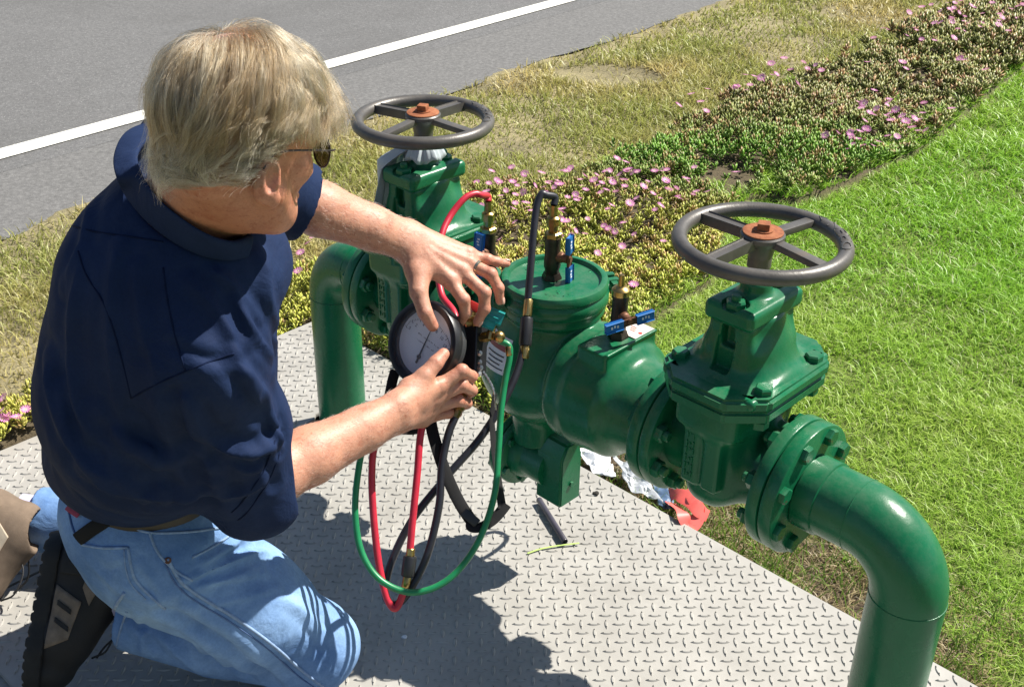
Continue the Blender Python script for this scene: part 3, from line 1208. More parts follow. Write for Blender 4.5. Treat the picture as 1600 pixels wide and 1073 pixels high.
def make_bolt(name, mid, half, R=0.0155):
    """a through bolt along +x: head at +half, nut and thread end at -half"""
    bm = bmesh.new()
    hexhead(bm, (half, 0, 0), (1, 0, 0), R, 0.011, 0.3)
    hexhead(bm, (-half, 0, 0), (-1, 0, 0), R * 1.03, 0.0135, 0.1)
    lathe_bm(bm, [(0, 0), (R * 0.6, 0), (R * 0.6, 0.008), (R * 0.5, 0.010), (0, 0.010)], (-half - 0.0135, 0, 0), (-1, 0, 0), n=12)
    me = bpy.data.meshes.new(name)
    bm.normal_update()
    bm.to_mesh(me)
    bm.free()
    me.materials.append(MATS['green_bolt'])
    me.polygons.foreach_set('use_smooth', np.ones(len(me.polygons), bool))
    me.set_sharp_from_angle(angle=math.radians(25))
    return me


BOLT = make_bolt('bolt', 0, 0.0240)


def flange_ring(name, s0, s1, parent, R=0.1143, hub=None):
    bm = bmesh.new()
    lathe_bm(bm, disc_prof(R, s0, s1, 0.0035), (0, 0, AZ), S_AX, n=72)
    if hub:
        hs0, hs1, r0, r1 = hub
        lathe_bm(bm, [(r0, hs0), (r0 * 0.5 + r1 * 0.5, hs0 * 0.5 + hs1 * 0.5), (r1, hs1)], (0, 0, AZ), S_AX, n=48, caps=False)
    return obj(name, bm, 'green_paint', parent)


def place_bolts(parent, sj, side, ph=0.0):
    for k in range(8):
        a = 2 * PI * (k + 0.5) / 8 + ph
        o = bpy.data.objects.new('bolt', BOLT)
        COL.objects.link(o)
        o.parent = parent
        o.location = (sj, 0.0952 * math.cos(a), AZ + 0.0952 * math.sin(a))
        o.rotation_euler = (0.37 * k, 0, 0 if side > 0 else PI)
    return


FJ = 0.122


def pipe_elbow(side, s_fl, s_riser, PR=0.0572):
    """companion flange, short spool, long radius elbow and riser"""
    sg = side
    Rr = 0.1016
    pts, rad = [], []
    s_a = s_riser - sg * Rr
    ss = np.linspace(s_fl, s_a, 8)
    for s in ss:
        pts.append((s, 0, AZ))
    for a in np.linspace(0, PI / 2, 22)[1:]:
        pts.append((s_a + sg * Rr * math.sin(a), 0, AZ - Rr + Rr * math.cos(a)))
    for z in np.linspace(AZ - Rr, -0.3, 6)[1:]:
        pts.append((s_riser, 0, z))
    bm = bmesh.new()
    bm_add_mesh(bm, tube_mesh('x', pts, PR, 56, hint=(0, 1, 0)))
    pipe = obj('riser_pipe', bm, 'green_paint', bf)
    # weld beads
    for (c, ax_) in (((s_a, 0, AZ), (sg, 0, 0)), ((s_riser, 0, AZ - Rr), (0, 0, -1))):
        bm = bmesh.new()
        n = 64
        rings = []
        e1, e2, a_ = frame_from(ax_)
        P = [np.array(c) + PR * (math.cos(2 * PI * k / n) * e1 + math.sin(2 * PI * k / n) * e2) for k in range(n)]
        bm_add_mesh(bm, tube_mesh('x', P, 0.0011 + 0.0003 * np.sin(np.arange(n) * 2.9), 6, closed=True))
        obj('weld_bead', bm, 'green_paint', pipe)
    return pipe


pR = pipe_elbow(1, 0.1475, 0.3415, 0.0602)
pR['label'] = 'near riser pipe and elbow bending down at the frame edge'
pL = pipe_elbow(-1, -0.7804 - 0.1475, -1.1056)
pL['label'] = 'far riser pipe and elbow behind the man\'s arm'
# coupling sleeve on the near spool
bm = bmesh.new()
lathe_bm(bm, [(0.060, 0.150), (0.0635, 0.1505), (0.0635, 0.1845), (0.060, 0.186)], (0, 0, AZ), S_AX, n=56, caps=False)
obj('sleeve', bm, 'green_paint', pR)


def text_mesh(txt, size, ext=0.0005):
    cu = bpy.data.curves.new('t', 'FONT')
    cu.body = txt
    cu.size = size
    cu.extrude = ext
    cu.align_x = 'CENTER'
    cu.align_y = 'CENTER'
    cu.resolution_u = 2
    o = bpy.data.objects.new('t', cu)
    COL.objects.link(o)
    bpy.context.view_layer.update()
    dg = bpy.context.evaluated_depsgraph_get()
    me = bpy.data.meshes.new_from_object(o.evaluated_get(dg))
    bpy.data.objects.remove(o)
    bpy.data.curves.remove(cu)
    return me


def handwheel_mesh(spoke_ph, mark_ph):
    bm = bmesh.new()
    R, rr = 0.127, 0.0124
    n = 96
    P = [(R * math.cos(2 * PI * k / n), R * math.sin(2 * PI * k / n), 0) for k in range(n)]
    bm_add_mesh(bm, tube_mesh('x', P, rr, 20, closed=True, hint=(0, 0, 1)))
    lathe_bm(bm, [(0, -0.024), (0.019, -0.024), (0.022, -0.006), (0.031, 0.004), (0.0345, 0.008), (0.0345, 0.014), (0.032, 0.0165), (0, 0.0165)], n=40)
    for k in range(4):
        a = spoke_ph + k * PI / 2
        e = np.array([math.cos(a), math.sin(a), 0])
        sd = np.array([-math.sin(a), math.cos(a), 0])
        d = norm(e * 0.10 + np.array([0, 0, -0.0055]))
        u = np.cross(d, sd)
        box_bm(bm, e * 0.073 + np.array([0, 0, 0.0035]), (0.047, 0.0095, 0.006), (d, sd, u), bev=0.0028, seg=2)
    # cast lettering on the rim top
    try:
        tm = text_mesh('OPEN', 0.024, 0.0016)
        co = np.zeros(len(tm.vertices) * 3)
        tm.vertices.foreach_get('co', co)
        co = co.reshape(-1, 3)
        aa = mark_ph + co[:, 0] * 1.75 / R
        rad = R - co[:, 1] * 0.95
        zt = np.sqrt(np.maximum(rr ** 2 - (rad - R) ** 2, 0))
        co2 = np.stack([rad * np.cos(aa), rad * np.sin(aa), zt + co[:, 2] - 0.0002], 1)
        tm.vertices.foreach_set('co', co2.ravel())
        bm_add_mesh(bm, tm)
        for sgn in (-1, 1):
            a0 = mark_ph + 0.62
            p0 = np.array([(R) * math.cos(a0), R * math.sin(a0), rr + 0.0002])
            a1 = mark_ph + 0.53
            p1 = np.array([(R + sgn * 0.006) * math.cos(a1), (R + sgn * 0.006) * math.sin(a1), rr - 0.0012])
            bm_add_mesh(bm, tube_mesh('x', [p0, p1], 0.0011, 6))
    except Exception as ex:
        print('text', ex)
    return bm


def gate_valve(s0, label, spoke_ph, mark_ph, wheel_label):
    h = 0.0028
    Fd = Field((s0 - 0.125, -0.16, AZ - 0.125), (s0 + 0.125, 0.16, AZ + 0.175), h)
    c0 = np.array([s0, 0, AZ])
    Fd.cyl(c0 + [-0.118, 0, 0], c0 + [0.118, 0, 0], 0.066, r=0.004)
    Fd.rbox(c0 + [0, 0, 0.034], (0.050, 0.098, 0.106), 0.045, k=0.03)
    Fd.rbox(c0 + [0, 0, 0.120], (0.060, 0.112, 0.035), 0.018, k=0.025)
    # ribs on the flanks
    for sg in (-1, 1):
        Fd.rbox(c0 + [sg * 0.020, -0.097, 0.045], (0.016, 0.010, 0.062), 0.006, k=0.008)
        Fd.rbox(c0 + [sg * 0.072, 0.0, 0.07], (0.032, 0.012, 0.03), 0.008, k=0.02)
    Fd.rbox(c0 + [0.052, 0, 0.06], (0.012, 0.05, 0.06), 0.008, k=0.02)
    body = obj('gate_valve', Fd.mesh('gate_valve'), 'green_paint', bf, angle=0)
    body['label'] = label
    # raised casting marks down the flank
    bm = bmesh.new()
    rr = np.random.default_rng(int(abs(s0) * 100))
    for k in range(7):
        z = AZ + 0.092 - k * 0.0150
        for j in range(3):
            box_bm(bm, (s0 - 0.020 + (j - 1) * 0.0065 + rr.normal(0, 0.0006), -0.1078, z + (0.004 if j == 1 and k % 2 else rr.normal(0, 0.0008))), (0.0012, 0.0012, 0.0055 if j != 1 else 0.0022), bev=0)
    obj('casting_mark', bm, 'green_paint', body)
    # end flanges of the valve
    for sg in (-1, 1):
        a, b = sorted((s0 + sg * 0.0985, s0 + sg * (FJ - 0.0012)))
        obj_f = flange_ring('valve_flange', a, b, body)
    # octagonal bonnet plates (body flange and bonnet flange)
    def octo(bm, hs, ht, ch, z0, z1, bev):
        pts = [(-hs + ch, -ht), (hs - ch, -ht), (hs, -ht + ch), (hs, ht - ch), (hs - ch, ht), (-hs + ch, ht), (-hs, ht - ch), (-hs, -ht + ch)]
        vb = [bm.verts.new((s0 + a, b, z0)) for a, b in pts]
        vt = [bm.verts.new((s0 + a, b, z1)) for a, b in pts]
        f1 = bm.faces.new(vb[::-1])
        f2 = bm.faces.new(vt)
        for k in range(8):
            bm.faces.new((vb[k], vb[(k + 1) % 8], vt[(k + 1) % 8], vt[k]))
        es = list(set(list(f1.edges) + list(f2.edges)) | {e for e in bm.edges if abs(e.verts[0].co.z - e.verts[1].co.z) > 0.005 and e.verts[0] in vb + vt})
        bmesh.ops.bevel(bm, geom=es, offset=bev, segments=3, affect='EDGES')
    bm = bmesh.new()
    octo(bm, 0.101, 0.134, 0.050, AZ + 0.143, AZ + 0.1635, 0.004)
    obj('body_flange', bm, 'green_paint', body)
    bm = bmesh.new()
    octo(bm, 0.104, 0.138, 0.052, AZ + 0.1655, AZ + 0.188, 0.006)
    obj('bonnet_flange', bm, 'green_paint', body)
    # bonnet neck
    Fd = Field((s0 - 0.10, -0.12, AZ + 0.15), (s0 + 0.10, 0.12, AZ + 0.30), 0.0024)
    c = np.array([s0, 0, AZ])
    Fd.rbox(c + [0, 0, 0.178], (0.088, 0.112, 0.010), 0.008)
    Fd.cyl(c + [0, 0, 0.170], c + [0, 0, 0.285], 0.074, 0.050, r=0.006, k=0.045)
    Fd.rbox(c + [0, 0, 0.228], (0.040, 0.066, 0.052), 0.012, k=0.010)
    Fd.rbox(c + [0, 0, 0.205], (0.050, 0.060, 0.035), 0.016, k=0.03)
    for sg in (-1, 1):
        Fd.rbox(c + [0.0, sg * 0.066, 0.252], (0.0125, 0.020, 0.020), 0.003, op='sub')
        Fd.rbox(c + [0.0, sg * 0.072, 0.222], (0.0165, 0.010, 0.028), 0.003, op='sub')
    obj('bonnet', Fd.mesh('bonnet'), 'green_paint', body, angle=0)
    # gland plate with two bolts
    Fd = Field((s0 - 0.07, -0.10, AZ + 0.265), (s0 + 0.07, 0.10, AZ + 0.345), 0.0022)
    Fd.rbox(c + [0, 0, 0.291], (0.046, 0.074, 0.0165), 0.010)
    Fd.cyl(c + [0, 0, 0.28], c + [0, 0, 0.332], 0.030, 0.024, r=0.004, k=0.012)
    for sg in (-1, 1):
        Fd.cyl(c + [0, sg * 0.053, 0.300], c + [0, sg * 0.053, 0.325], 0.0215, r=0.002, op='sub')
    obj('gland_plate', Fd.mesh('gland_plate'), 'green_paint', body, angle=0)
    for sg in (-1, 1):
        bm = bmesh.new()
        hexhead(bm, (s0, sg * 0.053, AZ + 0.2995), (0, 0, 1), 0.0165, 0.013, 0.4 * sg)
        lathe_bm(bm, [(0, 0), (0.0075, 0), (0.0075, 0.008), (0.006, 0.010), (0, 0.010)], (s0, sg * 0.053, AZ + 0.312), (0, 0, 1), n=12)
        obj('gland_bolt', bm, 'green_bolt', body, angle=25)
    for a in (-1, 1):
        for b in (-1, 1):
            bm = bmesh.new()
            hexhead(bm, (s0 + a * 0.080, b * 0.072, AZ + 0.188), (0, 0, 1), 0.0150, 0.0115, 0.7 * a + 0.3 * b)
            lathe_bm(bm, [(0, -0.064), (0.0155, -0.064), (0.0155, -0.052), (0.007, -0.050), (0.007, 0)], (s0 + a * 0.080, b * 0.072, AZ + 0.190), (0, 0, 1), n=6)
            obj('bonnet_bolt', bm, 'green_bolt', body, angle=25)
    # stem, wheel, nut
    bm = bmesh.new()
    lathe_bm(bm, [(0, 0.30), (0.0155, 0.30), (0.0155, 0.352), (0.019, 0.354), (0.019, 0.372), (0, 0.374)], (s0, 0, AZ), (0, 0, 1), n=28)
    obj('stem', bm, 'wheel_iron', body)
    w = obj('handwheel', handwheel_mesh(spoke_ph, mark_ph), 'wheel_iron', body, angle=40)
    w.location = (s0, 0, AZ + 0.3946)
    w['label'] = wheel_label
    bm = bmesh.new()
    lathe_bm(bm, [(0, 0), (0.0315, 0), (0.0315, 0.0018), (0.030, 0.0026), (0, 0.003)], (s0, 0, AZ + 0.4112), (0, 0, 1), n=36)
    lathe_bm(bm, [(0, 0), (0.0155, 0), (0.0155, 0.002), (0, 0.002)], (s0, 0, AZ + 0.4142), (0, 0, 1), n=24)
    box_bm(bm, (s0, 0, AZ + 0.4215), (0.0095, 0.0095, 0.0058), ((math.cos(.5), math.sin(.5), 0), (-math.sin(.5), math.cos(.5), 0), (0, 0, 1)), bev=0.0018)
    obj('wheel_nut', bm, 'rust', body, angle=30)
    return body


gR = gate_valve(0.0, 'gate valve at the near right end beside the lawn', math.radians(84), math.radians(0) - ATH, 'grey iron handwheel with rusty hub, standing before the lawn')
gL = gate_valve(-0.7804, 'gate valve at the far end behind the man\'s outstretched arm', math.radians(98), math.radians(8) - ATH, 'grey iron handwheel with rusty hub, nearest the road')
for sv, sg, nm in ((0.0, 1, 'companion_flange'), (0.0, -1, 'companion_flange'), (-0.7804, 1, 'companion_flange'), (-0.7804, -1, 'companion_flange')):
    a, b = sorted((sv + sg * (FJ + 0.0012), sv + sg * (FJ + 0.0255)))
    f = flange_ring(nm, a, b, bf)
    place_bolts(f, sv + sg * (FJ + 0.0005), sg)

# ---- check valve body
c0 = np.array([0, 0, AZ])
Fd = Field((-0.66, -0.17, AZ - 0.19), (-0.12, 0.17, AZ + 0.20), 0.0034)
Fd.cyl(c0 + [-0.635, 0, 0], c0 + [-0.45, 0, 0], 0.074, 0.094, r=0.004)
Fd.ell(c0 + [-0.448, 0, 0.002], (0.116, 0.126, 0.128), k=0.03)
Fd.cyl(c0 + [-0.425, 0, -0.02], c0 + [-0.425, 0, 0.137], 0.088, 0.086, r=0.004, k=0.035)
Fd.cyl(c0 + [-0.425, 0, 0.118], c0 + [-0.425, 0, 0.142], 0.097, r=0.006, k=0.008)
Fd.cyl(c0 + [-0.44, 0, 0], c0 + [-0.30, 0, 0], 0.100, 0.100, r=0.010, k=0.02)
Fd.cyl(c0 + [-0.352, 0, 0], c0 + [-0.222, 0, 0], 0.116, 0.112, r=0.016, k=0.006)
Fd.cyl(c0 + [-0.30, 0, 0], c0 + [-0.160, 0, 0], 0.112, 0.080, r=0.006, k=0.02)
Fd.cyl(c0 + [-0.18, 0, 0], c0 + [-0.146, 0, 0], 0.075, r=0.003, k=0.015)
Fd.rbox(c0 + [-0.267, -0.003, 0.075], (0.034, 0.071, 0.045), 0.004, k=0.006)
# ridge rim along the pad edge
Fd.rbox(c0 + [-0.2345, -0.003, 0.121], (0.0035, 0.071, 0.003), 0.001, k=0.002)
# boss down to relief valve and inlet boss
Fd.cyl(c0 + [-0.46, 0, -0.20], c0 + [-0.46, 0, -0.08], 0.048, r=0.004, k=0.025)
Fd.cyl(c0 + [-0.600, 0, 0.03], c0 + [-0.600, 0, 0.135], 0.026, r=0.003, k=0.02)
cb = obj('check_valve_body', Fd.mesh('check_valve_body'), 'green_paint', bf, angle=0)
bm = bmesh.new()
CV = (-0.425, 0, AZ)
lathe_bm(bm, [(0.086, 0.138), (0.099, 0.139), (0.1025, 0.144), (0.1025, 0.158), (0.100, 0.163), (0.0985, 0.166), (0.1015, 0.170), (0.1015, 0.178), (0.098, 0.1845), (0.092, 0.1865),
              (0.0875, 0.1855), (0.0855, 0.182), (0.0845, 0.1785), (0.080, 0.1775), (0, 0.1785)], CV, (0, 0, 1), n=80)
cover = obj('cover', bm, 'green_paint', bf)
cover['label'] = 'round green cover of the middle valve body'
# clamp lugs with bolts on the two sides of the cover
for a0 in (math.radians(62), math.radians(242)):
    e = np.array([math.cos(a0), math.sin(a0), 0])
    sd = np.array([-math.sin(a0), math.cos(a0), 0])
    bm = bmesh.new()
    for sg in (-1, 1):
        box_bm(bm, np.array(CV) + e * 0.108 + sd * sg * 0.011 + np.array([0, 0, 0.158]), (0.016, 0.006, 0.013), (e, sd, (0, 0, 1)), bev=0.004, seg=3)
    hexhead(bm, np.array(CV) + e * 0.112 + sd * 0.017 + np.array([0, 0, 0.158]), sd, 0.0115, 0.009)
    hexhead(bm, np.array(CV) + e * 0.112 - sd * 0.017 + np.array([0, 0, 0.158]), -sd, 0.0115, 0.011)
    lathe_bm(bm, [(0, 0), (0.006, 0), (0.006, 0.020), (0, 0.020)], np.array(CV) + e * 0.112 - sd * 0.022 + np.array([0, 0, 0.158]), -sd, n=12)
    obj('clamp_lug', bm, 'green_paint', cover)
# water droplets on the cover
bm = bmesh.new()
rr = np.random.default_rng(2)
for k in range(16):
    a = rr.uniform(-0.9, -0.2) if k < 9 else rr.uniform(0, 6.28)
    rd_ = rr.uniform(0.045, 0.08)
    sz = rr.uniform(0.0012, 0.003)
    lathe_bm(bm, [(sz, 0), (sz * .8, sz * .3), (sz * .4, sz * .48), (0, sz * .52)], (CV[0] + rd_ * math.cos(a), rd_ * math.sin(a), AZ + 0.1779), n=8, caps=False)
m = NT('water_drop')
m.set(col=(0.9, 0.95, 0.95), rough=0.02, trans=1.0, ior=1.33)
obj('water_drops', bm, 'water_drop', cover)['kind'] = 'stuff'

# ---- relief valve below the body
rv_z = AZ - 0.235
bm = bmesh.new()
lathe_bm(bm, disc_prof(0.074, -0.523, -0.506, 0.004), (0, 0, rv_z), S_AX, n=48)
lathe_bm(bm, disc_prof(0.076, -0.5035, -0.487, 0.004), (0, 0, rv_z), S_AX, n=48)
lathe_bm(bm, [(0.056, -0.488), (0.053, -0.47), (0.046, -0.462), (0.046, -0.41)], (0, 0, rv_z), S_AX, n=40)
lathe_bm(bm, [(0, -0.560), (0.02, -0.558), (0.045, -0.545), (0.055, -0.523)], (0, 0, rv_z), S_AX, n=40, caps=False)
rv = obj('relief_valve', bm, 'green_paint', bf)
for k in range(6):
    bm = bmesh.new()
    a = 2 * PI * (k + 0.3) / 6
    hexhead(bm, (-0.487, 0.064 * math.cos(a), rv_z + 0.064 * math.sin(a)), S_AX, 0.0085, 0.007)
    hexhead(bm, (-0.523, 0.064 * math.cos(a), rv_z + 0.064 * math.sin(a)), (-1, 0, 0), 0.0085, 0.007)
    obj('bolt', bm, 'green_paint', rv, angle=25)
# outlet hood: a box whose top slopes up to a ridge
bm = bmesh.new()
x0, x1, y0, y1 = -0.430, -0.362, -0.031, 0.031
zb, zt, zr = AZ - 0.303, AZ - 0.190, AZ - 0.158
prof = [(y0, zb), (y1, zb), (y1, zt), (0.014, zr), (-0.014, zr), (y0, zt)]
va = [bm.verts.new((x0, a, b)) for a, b in prof]
vb_ = [bm.verts.new((x1, a, b)) for a, b in prof]
bm.faces.new(va[::-1])
bm.faces.new(vb_)
for k in range(6):
    bm.faces.new((va[k], va[(k + 1) % 6], vb_[(k + 1) % 6], vb_[k]))
bmesh.ops.recalc_face_normals(bm, faces=bm.faces)
bmesh.ops.bevel(bm, geom=list(bm.edges), offset=0.0045, segments=3, affect='EDGES')
hexhead(bm, (x1, 0.0, AZ - 0.255), S_AX, 0.006, 0.004)
obj('outlet_hood', bm, 'green_paint', rv)
bm = bmesh.new()
bm_add_mesh(bm, tube_mesh('x', spline([(-0.50, 0.07, rv_z + 0.01), (-0.48, 0.13, rv_z - 0.01), (-0.43, 0.16, rv_z + 0.03), (-0.40, 0.14, rv_z + 0.10), (-0.40, 0.10, AZ - 0.06)]), 0.005, 8))
obj('sensing_line', bm, 'green_paint', rv)


# ---- test cocks -----------------------------------------------------------
def test_cock(s, z0, handle_ax, handle_up, label, capped=False, t=0.0):
    """z0: seat height; handle_ax: outward direction of the handle shaft; handle_up: direction of the two wings"""
    c = np.array([s, t, z0])
    bm = bmesh.new()
    lathe_bm(bm, [(0, -0.004), (0.019, -0.004), (0.019, 0.004), (0.016, 0.010), (0.016, 0.012)], c, n=6)
    lathe_bm(bm, [(0.0135, 0.008), (0.0135, 0.020), (0.0155, 0.024), (0.0155, 0.040), (0.0145, 0.044), (0.0145, 0.075), (0.0155, 0.078), (0.0155, 0.084), (0, 0.085)], c, n=28)
    root = obj('test_cock', bm, 'bronze_dark', bf)
    root['label'] = label
    bm = bmesh.new()
    top = 0.084
    if capped:
        lathe_bm(bm, [(0, top), (0.0165, top), (0.0165, top + 0.010), (0.013, top + 0.014), (0.008, top + 0.016), (0.0065, top + 0.018), (0.005, top + 0.038), (0, top + 0.039)], c, n=20)
    else:
        lathe_bm(bm, [(0, top), (0.0165, top), (0.0165, top + 0.008), (0.013, top + 0.010)], c, n=6)
        lathe_bm(bm, [(0.009, top + 0.008), (0.009, top + 0.022), (0.0125, top + 0.023), (0.0125, top + 0.038), (0.008, top + 0.041), (0.0068, top + 0.062), (0, top + 0.062)], c, n=8)
    obj('brass_adapter', bm, 'brass', root, angle=28)
    ha, hu = norm(handle_ax), norm(handle_up)
    hc = c + np.array([0, 0, 0.046])
    bm = bmesh.new()
    lathe_bm(bm, [(0, 0.008), (0.010, 0.008), (0.010, 0.020), (0.0085, 0.022), (0.0085, 0.031), (0.0055, 0.033), (0.0055, 0.038), (0, 0.038)], hc, ha, n=16)
    obj('shaft_nut', bm, 'bronze_red', root, angle=30)
    side = np.cross(ha, hu)
    bm = bmesh.new()
    box_bm(bm, hc + ha * 0.034, (0.024, 0.0065, 0.0015), (hu, side, ha), bev=0.001)
    obj('handle_bar', bm, 'bronze_red', root)
    for sg in (-1, 1):
        bm = bmesh.new()
        box_bm(bm, hc + ha * 0.035 + hu * sg * 0.031, (0.0155, 0.0085, 0.0030), (hu, side, ha), bev=0.0022, seg=3)
        w = obj('handle_grip', bm, 'blue_vinyl', root)
        bm = bmesh.new()
        for k in range(3):
            box_bm(bm, hc + ha * 0.0382 + hu * (sg * 0.031 + (k - 1) * 0.006) + side * 0.0015 * (k % 2), (0.0016, 0.0026, 0.0002), (hu, side, ha), bev=0)
        obj('grip_print', bm, 'white_print', root)
    return root


camdir_l = np.array([0.513, -0.857, 0])         # towards the photographer, in assembly axes
tc1 = test_cock(-0.432, AZ + 0.1785, (0.95, 0.30, 0), (0.05, -0.1, 1), 'test cock on the round cover with black hose')
tc2 = test_cock(-0.268, AZ + 0.121, norm([0.70, -0.25, 0]), norm([0.35, 0.93, 0.10]), 'capped test cock on the flat pad', capped=True)
tc0 = test_cock(-0.600, AZ + 0.135, (0.22, -0.97, 0), (0.1, 0.0, 1), 'far test cock with red hose')
# white paper tag on the pad
bm = bmesh.new()
box_bm(bm, (-0.262, 0.040, AZ + 0.1215), (0.026, 0.027, 0.0007), bev=0)
tg = obj('paper_tag', bm, 'tag_paper', bf)
bm = bmesh.new()
lathe_bm(bm, [(0, 0), (0.004, 0), (0, 0.0006)], (-0.245, 0.035, AZ + 0.1223), n=10, caps=False)
for k in range(3):
    box_bm(bm, (-0.268 + 0.003 * k, 0.045 - 0.006 * k, AZ + 0.1224), (0.006, 0.0008, 0.0002), bev=0)
obj('red_mark', bm, 'red_paint', tg)

# data label on the flank of the body (curved onto the inlet side)
def body_patch(name, mat, sc, zc, w, hgt, lift, parent, n=10):
    dg = bpy.context.evaluated_depsgraph_get()
    bv = BVHTree.FromObject(cb, dg)
    V, F = [], []
    for i in range(n + 1):
        for j in range(n + 1):
            s = sc + w * (i / n - 0.5)
            z = zc + hgt * (j / n - 0.5)
            hit = bv.ray_cast(Vector((s, -0.4, z)), Vector((0, 1, 0)))
            p = hit[0] if hit[0] else Vector((s, -0.12, z))
            nn = hit[1] if hit[0] else Vector((0, -1, 0))
            p = p + nn * lift
            V.append(tuple(p))
    for i in range(n):
        for j in range(n):
            a = i * (n + 1) + j
            F.append((a, a + n + 1, a + n + 2, a + 1))
    me = bpy.data.meshes.new(name)
    me.from_pydata(V, [], F)
    return obj(name, me, mat, parent)


bpy.context.view_layer.update()
lb = body_patch('data_label', 'label_white', -0.462, AZ + 0.052, 0.062, 0.066, 0.0012, cb)
body_patch('label_band', 'label_red', -0.462, AZ + 0.066, 0.050, 0.010, 0.0020, lb, 6)
for k in range(4):
    body_patch('label_text', 'print_black', -0.462 + 0.002 * (k % 2), AZ + 0.052 - 0.008 * k, 0.046 - 0.006 * (k % 3), 0.0022, 0.0020, lb, 5)
body_patch('label_text', 'print_black', -0.462, AZ + 0.078, 0.050, 0.0022, 0.0020, lb, 5)
# ================================================================== TEST KIT, HOSES, SMALL THINGS
simple('black_plastic', (0.016, 0.016, 0.018), 0.38, var=0.2, bump=0.15, bscale=300, bdist=0.0006)
simple('grey_case', (0.045, 0.047, 0.05), 0.45, var=0.1)
simple('dial_white', (0.84, 0.87, 0.90), 0.35, var=0.03)
simple('red_rubber', (0.50, 0.022, 0.045), 0.38, var=0.12, scale=50)
simple('green_rubber', (0.012, 0.20, 0.075), 0.36, var=0.12, scale=50)
simple('black_rubber', (0.018, 0.018, 0.024), 0.38, var=0.2, scale=50)
simple('teal_vinyl', (0.012, 0.26, 0.25), 0.4, var=0.1)
simple('webbing', (0.006, 0.006, 0.007), 0.9, var=0.3, bump=0.5, bscale=900, bdist=0.0006)
m = NT('dial_glass')
tr = m.n("ShaderNodeBsdfTransparent")
mx = m.n("ShaderNodeMixShader")
mx.inputs[0].default_value = 0.07
m.set(col=(0.9, 0.9, 0.9), rough=0.03, spec=1.0)
m.l(tr.outputs[0], mx.inputs[1])
m.l(m.b.outputs[0], mx.inputs[2])
m.l(mx.outputs[0], m.t.nodes["Material Output"].inputs[0])

G = at(664, 536, 2.0)
gn = norm(cR * -0.53 - cF * 0.85 + cU * 0.05)
gh = norm(np.cross(cU, gn))                       # in-plane, to the right in view
gv = np.cross(gn, gh)
ga = math.radians(-30)
gx_ = math.cos(ga) * gh + math.sin(ga) * gv       # dial right
gy_ = -math.sin(ga) * gh + math.cos(ga) * gv      # dial up
kit = empty('test_gauge', tuple(G))
tag(kit, 'round black differential pressure gauge held in both hands', 'gauge')


def gpt(x, y, z=0.0):
    return gx_ * x + gy_ * y + gn * z


def kobj(name, bm, mat, **kw):
    return obj(name, bm, mat, kit, **kw)


bm = bmesh.new()
lathe_bm(bm, [(0, -0.036), (0.060, -0.036), (0.064, -0.032), (0.064, -0.012), (0.0665, -0.010), (0.0725, -0.008), (0.0735, -0.004), (0.0735, 0.006), (0.071, 0.011), (0.066, 0.0125),
              (0.0610, 0.011), (0.0590, 0.002), (0.0585, -0.006), (0, -0.006)], (0, 0, 0), gn, n=72, hint=tuple(gv))
kobj('case', bm, 'black_plastic')
bm = bmesh.new()
lathe_bm(bm, [(0.0645, -0.031), (0.0652, -0.030), (0.0652, -0.016), (0.0645, -0.014)], (0, 0, 0), gn, n=72, hint=tuple(gv), caps=False)
kobj('case_band', bm, 'grey_case')
bm = bmesh.new()
lathe_bm(bm, [(0, -0.0045), (0.0580, -0.0045), (0.0580, -0.0052)], (0, 0, 0), gn, n=64, hint=tuple(gv), caps=False)
dial = kobj('dial', bm, 'dial_white')
# scale marks about the low pivot
PV = np.array([0.0, -0.027])
bm = bmesh.new()
for k in range(41):
    a = math.radians(62 - k * 124 / 40)
    R1 = 0.066
    L = 0.006 if k % 5 == 0 else 0.003
    e = np.array([math.sin(-a), math.cos(a)])
    p = PV + e * (R1 - L / 2)
    if np.hypot(*p) > 0.053:
        p = p * (0.0525 / np.hypot(*p))
    d3 = gx_ * e[0] + gy_ * e[1]
    box_bm(bm, gpt(p[0], p[1], -0.0043), (0.0003 if k % 5 else 0.0005, L / 2, 0.0001), (np.cross(d3, gn), d3, gn), bev=0)
for k in range(20):                                # heavier arc at the right of the scale
    a = math.radians(-26 - k * 1.9)
    e = np.array([math.sin(-a), math.cos(a)])
    p = PV + e * 0.066
    if np.hypot(*p) > 0.0535:
        p = p * (0.0535 / np.hypot(*p))
    d3 = gx_ * e[0] + gy_ * e[1]
    box_bm(bm, gpt(p[0], p[1], -0.0042), (0.0013, 0.0004, 0.0001), (np.cross(d3, gn), d3, gn), bev=0)


def dial_text(txt, x, y, size, rot=0.0):
    tm = text_mesh(txt, size, 0.00005)
    M = Matrix.Identity(4)
    c, s = math.cos(rot), math.sin(rot)
    X = gx_ * c + gy_ * s
    Y = -gx_ * s + gy_ * c
    o = gpt(x, y, -0.0042)
    for i in range(3):
        M[i][0], M[i][1], M[i][2], M[i][3] = X[i], Y[i], gn[i], o[i]
    tm.transform(M)
    bm_add_mesh(bm, tm)


for i, nm in enumerate(('0', '2', '4', '6', '8', '10', '12', '14')):
    a = math.radians(56 - i * 112 / 7)
    e = np.array([math.sin(-a), math.cos(a)])
    p = PV + e * 0.055
    if np.hypot(*p) > 0.045:
        p = p * (0.045 / np.hypot(*p))
    dial_text(nm, p[0], p[1], 0.0085)
